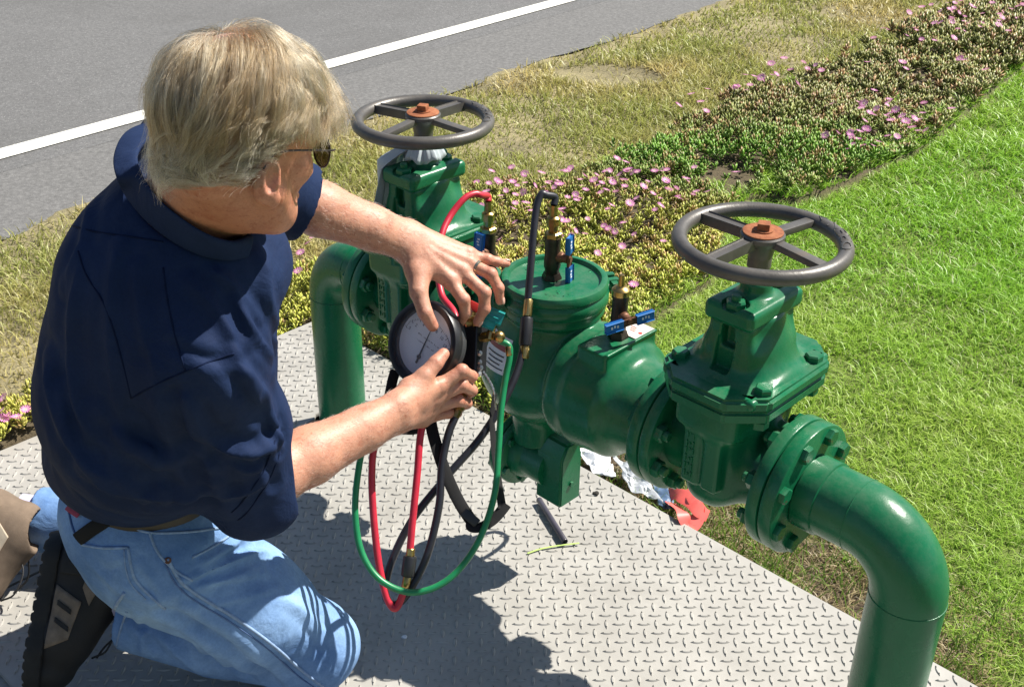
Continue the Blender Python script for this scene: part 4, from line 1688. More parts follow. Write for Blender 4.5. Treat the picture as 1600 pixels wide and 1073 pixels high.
# two small lines of print under the scale, too fine to read in the photograph
for (y, x0, x1) in ((0.006, -0.024, 0.026), (-0.004, -0.020, 0.020)):
    x = x0
    rr = np.random.default_rng(int(abs(y) * 1e4))
    while x < x1:
        w = rr.uniform(0.0005, 0.0010)
        if rr.random() < 0.8:
            box_bm(bm, gpt(x, y + rr.normal(0, 0.0003), -0.0043), (w * 0.5, rr.uniform(0.0004, 0.0013), 0.0001), (gx_, gy_, gn), bev=0)
        x += w + 0.0009
obj('dial_print', bm, 'print_black', dial, smooth=False)
bm = bmesh.new()
tip = PV + np.array([-0.003, 0.056])
dd = tip - PV
d3 = norm(gx_ * dd[0] + gy_ * dd[1])
sd3 = np.cross(d3, gn)
o = gpt(PV[0], PV[1], -0.0025)
vs = [bm.verts.new(o + d3 * a + sd3 * b + gn * c) for c in (0, 0.0006) for a, b in ((-0.012, -0.0022), (-0.012, 0.0022), (0.056, 0.0004), (0.056, -0.0004))]
for f in ((0, 1, 2, 3), (7, 6, 5, 4), (0, 4, 5, 1), (1, 5, 6, 2), (2, 6, 7, 3), (3, 7, 4, 0)):
    bm.faces.new([vs[i] for i in f])
bmesh.ops.recalc_face_normals(bm, faces=bm.faces)
lathe_bm(bm, disc_prof(0.004, -0.001, 0.0016, 0.0006), o, gn, n=16)
kobj('needle', bm, 'print_black')
bm = bmesh.new()
lathe_bm(bm, [(0, 0.004), (0.0605, 0.004), (0.0605, 0.0025), (0, 0.0025)], (0, 0, 0), gn, n=64, hint=tuple(gv), caps=False)
kobj('window_glass', bm, 'dial_glass')


def kp(px, py, d):
    return at(px, py, d) - G


# manifold block behind the case
mb = kp(741, 545, 2.045)
bm = bmesh.new()
box_bm(bm, mb, (0.016, 0.046, 0.018), (gh, gv, gn), bev=0.004, seg=3)
box_bm(bm, (mb - gn * 0.05) * 0.5 + gn * -0.012, (0.018, 0.018, 0.030), (gh, gv, gn), bev=0.006, seg=3)
kobj('manifold', bm, 'black_plastic')


def fitting(pa, pb, prof, mat, n=12, name='fitting'):
    d = np.asarray(pb) - np.asarray(pa)
    L = np.linalg.norm(d)
    bm = bmesh.new()
    lathe_bm(bm, [(0, 0)] + [(r, f * L) for r, f in prof] + [(0, L)], pa, d, n=n)
    return kobj(name, bm, mat, angle=28)


hexp = [(0.007, 0), (0.007, 0.3), (0.0095, 0.32), (0.0095, 0.7), (0.0065, 0.72), (0.0065, 1)]
fitting(kp(738, 515, 2.04), kp(744, 488, 2.035), hexp, 'brass', 8, 'brass_fitting')
fitting(kp(727, 505, 2.02), kp(757, 497, 2.03), hexp, 'brass', 8, 'brass_fitting')
fitting(kp(748, 528, 2.035), kp(772, 524, 2.02), hexp, 'brass', 8, 'brass_fitting')
fitting(kp(765, 530, 2.02), kp(770, 508, 2.02), [(0.008, 0), (0.008, 0.5), (0.0065, 0.6), (0.0065, 1)], 'brass', 12, 'brass_fitting')
fitting(kp(726, 615, 2.02), kp(711, 652, 2.01), [(0.0085, 0), (0.0085, 0.35), (0.0105, 0.37), (0.0105, 0.66), (0.0075, 0.68), (0.0075, 1)], 'brass', 8, 'brass_fitting')
bm = bmesh.new()
bmesh.ops.create_uvsphere(bm, u_segments=20, v_segments=12, radius=0.0105, matrix=Matrix.Translation(kp(780, 526, 2.01)))
kobj('brass_ball', bm, 'brass')
bm = bmesh.new()
box_bm(bm, kp(743, 480, 2.035), (0.013, 0.0045, 0.008), (norm(cR * 0.9 - cU * 0.4), cF, np.cross(norm(cR * 0.9 - cU * 0.4), cF)), bev=0.002)
kobj('red_knob', bm, 'red_paint')
a1_ = norm(cR * 0.9 - cU * 0.35 - cF * 0.2)
bm = bmesh.new()
for (p, w, t_) in ((kp(766, 503, 2.02), 0.008, 0.006), (kp(772, 494, 2.02), 0.0135, 0.0055)):
    box_bm(bm, p, (w, 0.010, t_), (a1_, norm(np.cross(cF, a1_)), cF), bev=0.003, seg=3)
kobj('teal_knob', bm, 'teal_vinyl')
for (x, y, d_, r_) in ((748, 552, 2.03, 0.0055), (748, 566, 2.03, 0.005), (749, 575, 2.03, 0.0058), (738, 592, 2.02, 0.007), (747, 584, 2.02, 0.0055)):
    bm = bmesh.new()
    lathe_bm(bm, [(0, -r_), (r_, -r_), (r_, r_ * 0.3), (r_ * 0.7, r_), (0, r_ * 1.1)], kp(x, y, d_), norm(gh + gv * 0.3 - cF * 0.3), n=10)
    kobj('bleed_screw', bm, 'steel_zinc', angle=40)
# small chain for the caps
bm = bmesh.new()
ch = spline([kp(755, 580, 2.02), kp(765, 595, 2.02), kp(772, 612, 2.02), kp(775, 640, 2.03)], 6)
for i in range(0, len(ch) - 1, 1):
    bm_add_mesh(bm, tube_mesh('x', [ch[i], ch[i + 1]], 0.0013 if i % 2 else 0.0019, 6))
kobj('cap_chain', bm, 'steel_zinc')


def hose(name, label, pts, r, mat, fits=(), cuffs=()):
    """pts: (px, py, depth); fits: index ranges with brass ferrule; cuffs black grips"""
    P = np.array([at(*p) for p in pts])
    base = P[len(P) // 2]
    root = empty(name, tuple(base))
    tag(root, label, 'hose')
    S = spline(P, 14)
    obj('hose_tube', tube_mesh('hose_tube', S - base, r, 14), mat, root, angle=60)
    for (a, b, rr, mt, nn, nm) in fits:
        pa, pb = at(*a) - base, at(*b) - base
        L = np.linalg.norm(pb - pa)
        bm = bmesh.new()
        lathe_bm(bm, [(0, 0), (rr * 0.9, 0), (rr, L * 0.08), (rr, L * 0.92), (rr * 0.9, L), (0, L)], pa, pb - pa, n=nn)
        obj(nm, bm, mt, root, angle=28)
    return root


tc1t = loc2w(-0.432, 0, AZ + 0.1785 + 0.146)
tc0t = loc2w(-0.600, 0, AZ + 0.135 + 0.146)


def w2px(P):
    d = np.asarray(P) - CPOS
    z = d @ cF
    x, u = d @ cR, d @ cU
    X, U = x * FOC / z, u * FOC / z
    return (800 + X * math.cos(ROLL) - U * math.sin(ROLL), 536.5 - (X * math.sin(ROLL) + U * math.cos(ROLL)), z)


q1, q0 = w2px(tc1t), w2px(tc0t)
print('tc tops', q1, q0)
hose('black_hose', 'black rubber hose looping from the gauge up to the round cover test cock',
     [(711, 652, 2.01), (700, 680, 2.005), (690, 730, 2.0), (686, 790, 1.995), (668, 865, 1.99), (640, 922, 1.985), (618, 944, 1.985), (602, 930, 1.99), (610, 882, 2.0), (644, 812, 2.01), (700, 742, 2.02),
      (752, 682, 2.035), (793, 615, 2.05), (814, 560, 2.065), (822, 510, 2.075), (825, 468, 2.08), (829, 420, 2.08), (834, 360, 2.085), (839, 322, 2.09), (846, 304, 2.092), (853, 305, 2.095), (q1[0] + 1, q1[1] - 12, q1[2]), q1],
     0.0068, 'black_rubber',
     fits=[((823.5, 494, 2.075), (826, 468, 2.08), 0.0082, 'brass', 18, 'ferrule'), ((820, 540, 2.068), (819, 560, 2.066), 0.0082, 'brass', 18, 'ferrule'),
           ((823.3, 496, 2.075), (820.5, 540, 2.068), 0.0115, 'black_plastic', 14, 'hose_valve')])
hose('red_hose', 'red rubber hose from the far test cock, hanging in a loop under the gauge',
     [q0, (q0[0] - 0.5, q0[1] - 8, q0[2]), (752, 305, 2.2), (741, 303, 2.19), (725, 311, 2.18), (704, 337, 2.17), (690, 368, 2.15), (684, 410, 2.13), (690, 460, 2.10), (712, 500, 2.06), (690, 580, 2.03), (668, 640, 2.0), (657, 680, 1.99), (652, 740, 1.985),
      (645, 810, 1.98), (640, 865, 1.98), (635, 905, 1.98), (628, 932, 1.98), (617, 950, 1.98), (604, 932, 1.98), (592, 880, 1.985), (584, 810, 1.985), (581, 740, 1.985), (587, 694, 1.985), (612, 668, 1.99), (650, 652, 2.0), (688, 640, 2.03)],
     0.0062, 'red_rubber',
     fits=[((642, 856, 1.98), (641, 868, 1.98), 0.0075, 'brass', 16, 'ferrule'), ((641, 868, 1.98), (637, 900, 1.98), 0.0118, 'black_plastic', 14, 'hose_valve'), ((637, 900, 1.98), (633, 917, 1.98), 0.0072, 'brass', 16, 'ferrule')])
hose('green_hose', 'green rubber hose hanging in a wide loop below the gauge',
     [(780, 532, 2.02), (795, 540, 2.02), (796, 560, 2.02), (790, 590, 2.02), (783, 640, 2.015), (779, 700, 2.005), (772, 775, 1.99), (745, 850, 1.975), (700, 905, 1.965), (645, 925, 1.96), (595, 906, 1.96), (565, 862, 1.965), (555, 800, 1.97),
      (560, 735, 1.975), (571, 692, 1.98), (598, 668, 1.985), (640, 652, 2.0), (682, 640, 2.03)],
     0.0056, 'green_rubber', fits=[((795, 541, 2.02), (796, 556, 2.02), 0.0062, 'brass', 14, 'ferrule')])

# carrying strap
sr = empty('carry_strap', tuple(at(740, 760, 2.0)))
tag(sr, 'flat black webbing strap hanging in a V below the gauge', 'strap')
b0 = np.array(sr.location)
S = spline([at(672, 600, 2.03), at(672, 650, 2.02), at(680, 690, 2.01), at(697, 740, 2.0), (at(718, 785, 1.995)), at(740, 818, 1.99)], 10)
obj('strap_band', tube_mesh('strap_band', S - b0, 0.0105, 10, flat=(1, 0.16), hint=tuple(-cF + cR * 0.3)), 'webbing', sr)
S = spline([at(737, 815, 1.99), at(737, 824, 1.985), at(752, 823, 1.985), at(770, 812, 1.99), at(783, 798, 1.995), at(791, 787, 2.0)], 8)
obj('strap_band', tube_mesh('strap_band', S - b0, 0.0095, 10, flat=(1, 0.18), hint=(0.2, -0.3, 1)), 'webbing', sr)
S = spline([at(785, 794, 2.0), at(780, 762, 2.01), at(776, 730, 2.02), at(771, 690, 2.03), at(769, 650, 2.035), at(773, 615, 2.035)], 10)
obj('strap_band', tube_mesh('strap_band', S - b0, np.linspace(0.0100, 0.005, len(S)), 10, flat=(1, 0.18), hint=tuple(-cF + cR * 0.9)), 'webbing', sr)
bm = bmesh.new()
box_bm(bm, at(735, 808, 1.988) - b0, (0.016, 0.008, 0.0035), (norm(cR * 0.75 - cU * 0.65), norm(cR * 0.65 + cU * 0.75), -cF), bev=0.002)
obj('buckle', bm, 'black_plastic', sr)
S = spline([at(618, 578, 2.03), at(612, 600, 2.03), at(606, 640, 2.03), at(612, 665, 2.03), at(650, 670, 2.03), at(672, 650, 2.025)], 8)
obj('strap_band', tube_mesh('strap_band', S - b0, 0.009, 10, flat=(1, 0.2), hint=tuple(-cF)), 'webbing', sr)

# ---- things on the plate ------------------------------------------------------
simple('tube_grey', (0.06, 0.055, 0.07), 0.28, var=0.15)
simple('tie_green', (0.42, 0.55, 0.16), 0.5, var=0.1)
simple('tape_red', (0.80, 0.13, 0.11), 0.5, var=0.08)
simple('foil', (0.52, 0.54, 0.56), 0.32, metal=0.4, var=0.25, scale=40)
simple('wrapper_white', (0.66, 0.68, 0.72), 0.4, var=0.08)
simple('wrapper_blue', (0.08, 0.13, 0.22), 0.4, var=0.2)
simple('bag_film', (0.42, 0.47, 0.50), 0.28, var=0.08)
pa, pb = atz(842, 780, 0.0105), atz(883, 846, 0.0105)
bm = bmesh.new()
Lp = np.linalg.norm(pb - pa)
lathe_bm(bm, [(0.0045, 0.006), (0.0062, 0), (0.0068, 0.001), (0.0068, Lp - 0.001), (0.0062, Lp), (0.0045, Lp - 0.006)], (0, 0, 0), pb - pa, n=20, caps=True)
o = obj('tube_piece', bm, 'tube_grey')
o.location = pa
tag(o, 'short grey tube offcut lying on the plate near the relief outlet', 'tube')
pp = spline([atz(824, 864, 0.003), atz(845, 857, 0.004), atz(872, 852, 0.0045), atz(905, 848, 0.006)], 8)
o = obj('plastic_tie', tube_mesh('plastic_tie', pp - pp[0], 0.0022, 8, flat=(1, 0.5), hint=(0, 0, 1)), 'tie_green')
o.location = pp[0]
tag(o, 'thin yellow green plastic strip lying across the tube end', 'strip')
for (x, y, sz, nm, mt, lab, cat) in ((932, 772, 0.007, 'pebble', 'dark_hole', 'small black clod on the plate beside the plate edge', 'clod'), (633, 996, 0.005, 'paper_scrap', 'wrapper_white', 'tiny white scrap in the shadow on the plate', 'scrap')):
    F_ = Field((-0.02, -0.02, -0.01), (0.02, 0.02, 0.03), 0.0012)
    rr = np.random.default_rng(int(x))
    for k in range(4):
        c = rr.normal(0, sz * 0.5, 3) * np.array([1, 1, 0.2]) + np.array([0, 0, sz * 0.45])
        F_.ell(c, np.abs(rr.normal(sz * 0.6, sz * 0.15, 3)) * np.array([1, 1, 0.6]) + 0.001, k=0.001)
    o = obj(nm, F_.mesh(nm), mt)
    o.location = atz(x, y, 0.0)
    tag(o, lab, cat)


def crumple(name, mat, outline_px, z, seed, label, cat, amp=0.012, rot=None, split=None):
    """a crumpled sheet lying on the ground: grid over a pixel quad, folded by ridged noise"""
    Q = [atz(x, y, z) for x, y in outline_px]
    n = 16
    V, F = [], []
    for i in range(n + 1):
        for j in range(n + 1):
            u, v = i / n, j / n
            p = (1 - u) * (1 - v) * Q[0] + u * (1 - v) * Q[1] + u * v * Q[2] + (1 - u) * v * Q[3]
            V.append(p)
    V = np.array(V)
    base = V.mean(0)
    sc = 38.0
    f = 1 - np.abs(fbm(V * sc, 2, seed))
    V[:, 2] += amp * f
    V[:, 0] += 0.006 * vnoise(V * 60, seed + 3)
    V[:, 1] += 0.006 * vnoise(V * 60, seed + 5)
    for i in range(n):
        for j in range(n):
            a = i * (n + 1) + j
            F.append((a, a + n + 1, a + n + 2, a + 1))
    me = bpy.data.meshes.new(name)
    me.from_pydata([tuple(v - base) for v in V], [], F)
    o = obj(name, me, mat, angle=25)
    md = o.modifiers.new('t', 'SOLIDIFY')
    md.thickness = 0.0008
    o.location = base
    tag(o, label, cat)
    return o


crumple('plastic_wrapper', 'wrapper_white', [(898, 702), (950, 712), (962, 752), (925, 745)], GZ + 0.03, 3, 'white plastic wrapper lying beside the plate under the barrel', 'wrapper', 0.015)
crumple('plastic_wrapper', 'foil', [(955, 715), (990, 735), (1035, 795), (985, 775)], GZ + 0.03, 9, 'silvery foil wrapper lying under the near flange', 'wrapper', 0.02)
crumple('plastic_wrapper', 'wrapper_blue', [(1018, 758), (1040, 765), (1062, 806), (1030, 795)], GZ + 0.03, 14, 'small dark blue wrapper between foil and red tape', 'wrapper', 0.012)
# red marking tape: two looped ribbons
rt = empty('marking_tape', tuple(atz(1070, 795, 0.0)))
tag(rt, 'crumpled bright red marking tape at the plate edge under the valve', 'tape')
b0 = np.array(rt.location)
for k, (pts, w, hint) in enumerate((([(1040, 775, .0), (1062, 772, .03), (1085, 790, .045), (1106, 806, .015)], 0.016, (-.3, -.6, 1)), ([(1048, 785, .01), (1066, 800, .035), (1076, 822, .012), (1100, 800, .03)], 0.015, (0.4, -0.5, 1)),
                                    ([(1072, 765, .02), (1080, 778, .05), (1095, 795, .03), (1088, 812, .0)], 0.011, (-0.5, -0.2, 1)))):
    S = spline([atz(x, y, GZ + 0.03 + z) for x, y, z in pts], 10)
    obj('tape_loop', tube_mesh('tape_loop', S - b0, w * (1 + 0.15 * np.sin(np.arange(len(S)) * 0.6)), 12, flat=(1, 0.04), hint=hint), 'tape_red', rt)

# white plastic bag caught under the far handwheel
bag = empty('plastic_bag', tuple(loc2w(-0.7804, 0, 0)))
tag(bag, 'white plastic bag draped behind the far gate valve under its wheel', 'bag')
b0 = np.array(bag.location)
nu, nv = 40, 16
V = []
for i in range(nu):
    a = math.radians(120 + 76 * i / (nu - 1))
    for j in range(nv):
        v = j / (nv - 1)
        z = AZ + 0.338 - 0.17 * v ** 1.15
        R = 0.040 + 0.042 * min(1, v * 4) + 0.022 * v + 0.010 * math.sin(a * 7 + 2 * v) + 0.005 * math.sin(a * 17)
        z += 0.010 * math.sin(a * 9) * v - 0.02 * math.cos(a * 3) * v
        V.append((R * math.cos(a), R * math.sin(a), z))
F = [(i * nv + j, i * nv + j + 1, (i + 1) * nv + j + 1, (i + 1) * nv + j) for i in range(nu - 1) for j in range(nv - 1)]
me = bpy.data.meshes.new('bag_skirt')
me.from_pydata(V, [], F)
o = obj('bag_skirt', me, 'bag_film', bag, angle=0)
o.modifiers.new('t', 'SOLIDIFY').thickness = 0.0006
V = []
nu, nv = 48, 8
for i in range(nu):
    a = 2 * PI * i / nu
    for j in range(nv):
        v = j / (nv - 1)
        R = 0.018 + 0.020 * v + 0.004 * math.sin(a * 6 + 1) * v + 0.003 * math.sin(a * 13)
        V.append((R * math.cos(a), R * math.sin(a), AZ + 0.350 - 0.028 * v ** 2 + 0.005 * math.sin(a * 5) * v))
F = [(i * nv + j, i * nv + j + 1, ((i + 1) % nu) * nv + j + 1, ((i + 1) % nu) * nv + j) for i in range(nu) for j in range(nv - 1)]
me = bpy.data.meshes.new('bag_neck')
me.from_pydata(V, [], F)
o = obj('bag_neck', me, 'bag_film', bag, angle=0)
o.modifiers.new('t', 'SOLIDIFY').thickness = 0.0006
# ================================================================== THE MAN
# ---- materials
m, ca = attr_mat('skin', rough=0.5)
mot = m.ramp(m.noise(55, 5, 0.65), [(0.28, (0.74, 0.52, 0.46)), (0.5, (1, 1, 1)), (0.72, (1.08, 1.02, 0.96))])
mo2 = m.ramp(m.noise(420, 2, 0.5), [(0.3, (0.93, 0.88, 0.86)), (0.6, (1.02, 1.02, 1.02))])
vn = m.ramp(m.noise(24, 3, 0.5, dist=1.2), [(0.470, (1, 1, 1)), (0.497, (0.80, 0.80, 0.86)), (0.503, (0.80, 0.80, 0.86)), (0.53, (1, 1, 1))])
fk = m.ramp(m.noise(150, 3, 0.6), [(0.60, (1, 1, 1)), (0.70, (0.72, 0.56, 0.48))])
cs = m.mix(1.0, m.mix(0.8, ca, mot, 'MULTIPLY'), mo2, 'MULTIPLY')
cs = m.mix(0.8, m.mix(0.4, cs, vn, 'MULTIPLY'), fk, 'MULTIPLY')
m.set(col=cs, sss=0.08)
m.b.inputs['Subsurface Radius'].default_value = (0.9, 0.35, 0.2)
m.b.inputs['Subsurface Scale'].default_value = 0.008
b1 = m.bump(m.noise(480, 3, 0.6), 0.25, 0.0006)
m.bump(m.noise(110, 5, 0.65), 0.5, 0.0018, b1)


def cloth(name, lo, hi, rough=0.85, wscale=900, wr=16, wamp=0.35):
    m = NT(name)
    n1 = m.noise(9, 5, 0.6)
    n2 = m.noise(240, 3, 0.7)
    c = m.ramp(n1, [(0.3, lo), (0.7, hi)])
    c = m.mix(m.ramp(n2, [(0.35, (0.20, 0.20, 0.20)), (0.65, (0, 0, 0))]), c, tuple(np.array(lo) * 0.5))
    m.set(col=c, rough=rough, spec=0.12)
    b1 = m.bump(m.noise(wscale, 2, 0.5), 0.45, 0.0007)
    m.bump(m.noise(wr, 4, 0.55, dist=0.6), wamp, 0.010, b1)
    return m


cloth('navy_twill', (0.0090, 0.0185, 0.056), (0.0145, 0.029, 0.080), 0.75, 900, 14, 0.50)
m = cloth('denim', (0.105, 0.205, 0.42), (0.27, 0.43, 0.69), 0.9, 700, 22, 0.45)
simple('denim_stitch', (0.22, 0.32, 0.49), 0.9, var=0.2, scale=120)
simple('denim_dark', (0.085, 0.15, 0.31), 0.9, var=0.2, scale=120)
simple('navy_seam', (0.006, 0.012, 0.038), 0.9, var=0.2, scale=120, spec=0.1)
simple('belt_leather', (0.035, 0.028, 0.020), 0.5, var=0.3)
simple('shoe_black', (0.012, 0.012, 0.013), 0.7, var=0.3, bump=0.4, bscale=400)
simple('shoe_suede', (0.20, 0.155, 0.115), 0.9, var=0.25, scale=60, bump=0.3, bscale=500)
simple('shoe_tan', (0.165, 0.12, 0.085), 0.9, var=0.15, scale=60, bump=0.3, bscale=500)
simple('shoe_cream', (0.50, 0.42, 0.32), 0.9, var=0.12, scale=60, bump=0.3, bscale=500)
simple('shoe_sole', (0.018, 0.018, 0.018), 0.8, var=0.3, bump=0.4, bscale=200)
simple('sock', (0.42, 0.40, 0.55), 0.95, var=0.1, bump=0.5, bscale=500)
simple('gold_ring', (0.70, 0.60, 0.40), 0.25, metal=1.0, var=0.1)
m = NT('lens_dark')
tr = m.n("ShaderNodeBsdfTransparent")
tr.inputs[0].default_value = (0.42, 0.36, 0.28, 1)
mx = m.n("ShaderNodeMixShader")
mx.inputs[0].default_value = 0.18
m.set(col=(0.02, 0.02, 0.02), rough=0.04, spec=1.0)
m.l(tr.outputs[0], mx.inputs[1])
m.l(m.b.outputs[0], mx.inputs[2])
m.l(mx.outputs[0], m.t.nodes["Material Output"].inputs[0])
simple('frame_metal', (0.05, 0.04, 0.035), 0.3, metal=0.8, var=0.2)
simple('patch_red', (0.42, 0.05, 0.09), 0.7, var=0.15)

# ---- joints (metres; the man faces +x, his right side is towards the camera)
HF = norm([0.645, 0.735, -0.24])
HR = norm([HF[1], -HF[0], 0.06])
HU = np.cross(HR, HF)
HR = np.cross(HF, HU)
HC = at(386, 186, 1.44)


def hp(f, r_, u):
    return HC + HF * f + HR * r_ + HU * u


NB = np.array([-0.435, 1.445, 0.995])
RS, RE_, RW = at(318, 560, 1.56), at(414, 746, 1.765), at(622, 643, 1.905)
LS, LE_, LW = at(292, 250, 1.70), at(432, 302, 1.87), at(636, 376, 1.985)
RH, RK, RA = at(255, 872, 1.90), np.array([-0.350, 1.575, 0.085]), np.array([-0.690, 1.615, 0.150])
LH, LK, LA = np.array([-0.64, 1.70, 0.36]), np.array([-0.60, 1.89, 0.085]), np.array([-0.945, 1.905, 0.100])
WC = (RH + LH) / 2

body_parts = []
skin_c = []
BASE = np.array([0.53, 0.268, 0.180])
RED = np.array([0.53, 0.185, 0.125])
PALE = np.array([0.57, 0.35, 0.26])


def arm(E, Wr, wdir, h=0.0021, box=None, fingers=None, palm=None, thumb=None, fore=(0.046, 0.044, 0.030)):
    pts = [p for ch in fingers for p in ch[0]] + [E, Wr] + [p for p in thumb[0]]
    A = np.array(pts)
    F_ = Field(A.min(0) - 0.065, A.max(0) + 0.065, h)
    d = Wr - E
    e = norm(d)
    wd = norm(wdir - e * (wdir @ e))
    # forearm: thick near the elbow, flat oval wrist
    m1 = E + d * 0.32
    m2 = E + d * 0.72
    F_.chain([E - e * 0.03, E + d * 0.05, m1, m2, Wr], [0.042, fore[0], fore[1], 0.0335, 0.0265], k=0.015)
    F_.cone(m1 + wd * 0.008, Wr + wd * 0.0125, 0.032, 0.0215, k=0.012)
    F_.cone(m1 - wd * 0.008, Wr - wd * 0.0125, 0.032, 0.0215, k=0.012)
    # palm
    mc = [ch[0][0] for ch in fingers]
    for i, q in enumerate(mc):
        base = Wr + wd * (0.014 - 0.0095 * i) * palm
        F_.cone(base, q, 0.0205, 0.0142, k=0.014)
    for i in range(3):
        F_.cone(mc[i], mc[i + 1], 0.0118, 0.0112, k=0.008)
    nb = norm(-cF + cU * 0.5)
    for i, q in enumerate(mc):                        # tendons and knuckles on the back of the hand
        F_.cone(q + nb * 0.0105, Wr * 0.55 + q * 0.45 + nb * 0.0155, 0.0048, 0.0030, k=0.007)
        F_.ell(q + nb * 0.006, (0.0095, 0.0095, 0.0095), k=0.006)
    # thumb base muscle
    tb = thumb[0]
    F_.cone(Wr + wd * 0.010 * palm, tb[0], 0.019, 0.0175, k=0.012)
    F_.cone(tb[0], tb[1], 0.0170, 0.0135, k=0.010)
    F_.cone(tb[1], mc[0] * 0.45 + Wr * 0.55, 0.0105, 0.016, k=0.014)
    F_.cone(tb[1], tb[2], 0.0145, 0.0126, k=0.004)
    F_.cone(tb[2], tb[3], 0.0128, 0.0102, k=0.003)
    for ch, rad in fingers:
        for j in range(len(ch) - 1):
            F_.cone(ch[j], ch[j + 1], rad[j], rad[j + 1], k=0.0035 if j else 0.0065)
        for j in (1, 2):
            F_.ell(ch[j], (rad[j] * 1.07,) * 3, k=0.003)
    V, Q = F_.mesh_arrays()
    V = relax(V, Q, 1, 0.4)
    return V, Q


def A3(*L):
    return [at(*p) for p in L]


fr = lambda s: [0.0118 * s, 0.0105 * s, 0.0093 * s, 0.0076 * s]
# left hand (over the top of the gauge)
L_f = [(A3((705, 440, 1.985), (724, 468, 1.972), (728, 488, 1.985), (718, 506, 2.008)), fr(1.02)),
       (A3((722, 425, 1.995), (757, 457, 1.983), (757, 482, 1.99), (746, 503, 2.000)), fr(1.03)),
       (A3((733, 412, 2.005), (767, 428, 1.995), (779, 450, 2.00), (781, 470, 2.012)), fr(0.98)),
       (A3((732, 398, 2.015), (762, 405, 2.02), (777, 409, 2.03), (792, 412, 2.042)), fr(0.86))]
L_t = (A3((650, 424, 1.972), (654, 456, 1.957), (664, 488, 1.953), (676, 509, 1.962)), None)
L_arm = arm(LE_, LW, norm(np.array([0.35, -0.5, -0.8])), fingers=L_f, palm=1, thumb=L_t, fore=(0.044, 0.043, 0.03))
# right hand (under the gauge, thumb on the glass)
R_f = [(A3((686, 603, 1.955), (722, 579, 1.962), (737, 588, 1.995), (728, 604, 2.03)), fr(1.03)),
       (A3((678, 622, 1.965), (722, 602, 1.975), (737, 610, 2.01), (726, 622, 2.04)), fr(1.03)),
       (A3((670, 640, 1.975), (715, 625, 1.99), (729, 630, 2.02), (718, 638, 2.045)), fr(0.98)),
       (A3((660, 655, 1.985), (700, 645, 2.005), (714, 645, 2.03), (706, 650, 2.05)), fr(0.86))]
R_t = (A3((640, 607, 1.925), (663, 588, 1.933), (681, 567, 1.942), (693, 553, 1.952)), None)
R_arm = arm(RE_, RW, norm(np.array([0.3, 0.3, 0.9])), fingers=R_f, palm=1, thumb=R_t, fore=(0.047, 0.044, 0.03))

# upper arms, torso, legs: plain shapes hidden by the clothes
F_ = Field((-1.05, 1.15, 0.02), (-0.22, 2.1, 1.10), 0.010)
F_.chain([RS, RE_], [0.050, 0.046], k=0.02).chain([LS, LE_], [0.050, 0.045], k=0.02)
F_.chain([WC + [0, 0, 0.05], (WC + NB) / 2, NB - [0, 0, 0.08]], [0.10, 0.10, 0.075], k=0.05)
F_.chain([LS, NB - [0, 0, 0.05], RS], [0.042, 0.045, 0.045], k=0.03)
F_.chain([RH, RK, RA], [0.07, 0.050, 0.036], k=0.03).chain([LH, LK, LA], [0.07, 0.050, 0.036], k=0.03)
torso = F_.mesh_arrays()

# ---- head
F_ = Field(HC - 0.21, HC + np.array([0.19, 0.19, 0.15]), 0.0026)
AXH = (HF, HR, HU)
F_.ell(hp(-0.012, 0, 0.012), (0.096, 0.0755, 0.090), AXH)
F_.ell(hp(-0.045, 0, -0.005), (0.062, 0.070, 0.075), AXH, k=0.03)
hf = lambda f, r_, u: hp(f - 0.016 - 0.06 * max(-u - 0.06, 0), r_, u)
F_.ell(hf(0.026, 0, -0.055), (0.060, 0.062, 0.078), AXH, k=0.03)
F_.ell(hf(0.048, 0, -0.112), (0.040, 0.046, 0.028), AXH, k=0.03)
F_.cone(hf(0.02, 0.055, -0.085), hf(0.062, 0.020, -0.122), 0.018, 0.016, k=0.02).cone(hf(0.02, -0.055, -0.085), hf(0.062, -0.020, -0.122), 0.018, 0.016, k=0.02)
F_.cone(hf(0.060, 0.046, -0.052), hf(0.072, 0.03, -0.06), 0.020, 0.016, k=0.02).cone(hf(0.060, -0.046, -0.052), hf(0.072, -0.03, -0.06), 0.020, 0.016, k=0.02)
F_.cone(hf(0.080, 0.04, -0.018), hf(0.086, 0.0, -0.016), 0.012, 0.012, k=0.015).cone(hf(0.080, -0.04, -0.018), hf(0.086, 0.0, -0.016), 0.012, 0.012, k=0.015)
for sg in (-1, 1):
    F_.ell(hf(0.088, sg * 0.032, -0.034), (0.014, 0.016, 0.011), AXH, k=0.008, op='sub')
F_.cone(hf(0.088, 0, -0.028), hf(0.112, 0, -0.066), 0.008, 0.0125, k=0.008)
F_.cone(hf(0.098, 0.012, -0.070), hf(0.098, -0.012, -0.070), 0.008, 0.008, k=0.006)
F_.cone(hf(0.086, 0.020, -0.094), hf(0.092, 0, -0.093), 0.0055, 0.0065, k=0.005).cone(hf(0.086, -0.020, -0.094), hf(0.092, 0, -0.093), 0.0055, 0.0065, k=0.005)
F_.cone(hf(0.084, 0.018, -0.104), hf(0.090, 0, -0.104), 0.005, 0.0065, k=0.005).cone(hf(0.084, -0.018, -0.104), hf(0.090, 0, -0.104), 0.005, 0.0065, k=0.005)
F_.ell(hf(0.078, 0, -0.128), (0.018, 0.02, 0.015), AXH, k=0.012)
# neck
F_.cone(hp(-0.030, 0, -0.06), NB - [0.01, 0, 0.02], 0.058, 0.066, k=0.025)
F_.cone(hp(0.0, 0, -0.07), NB + [0.035, 0.02, -0.01], 0.048, 0.060, k=0.02)
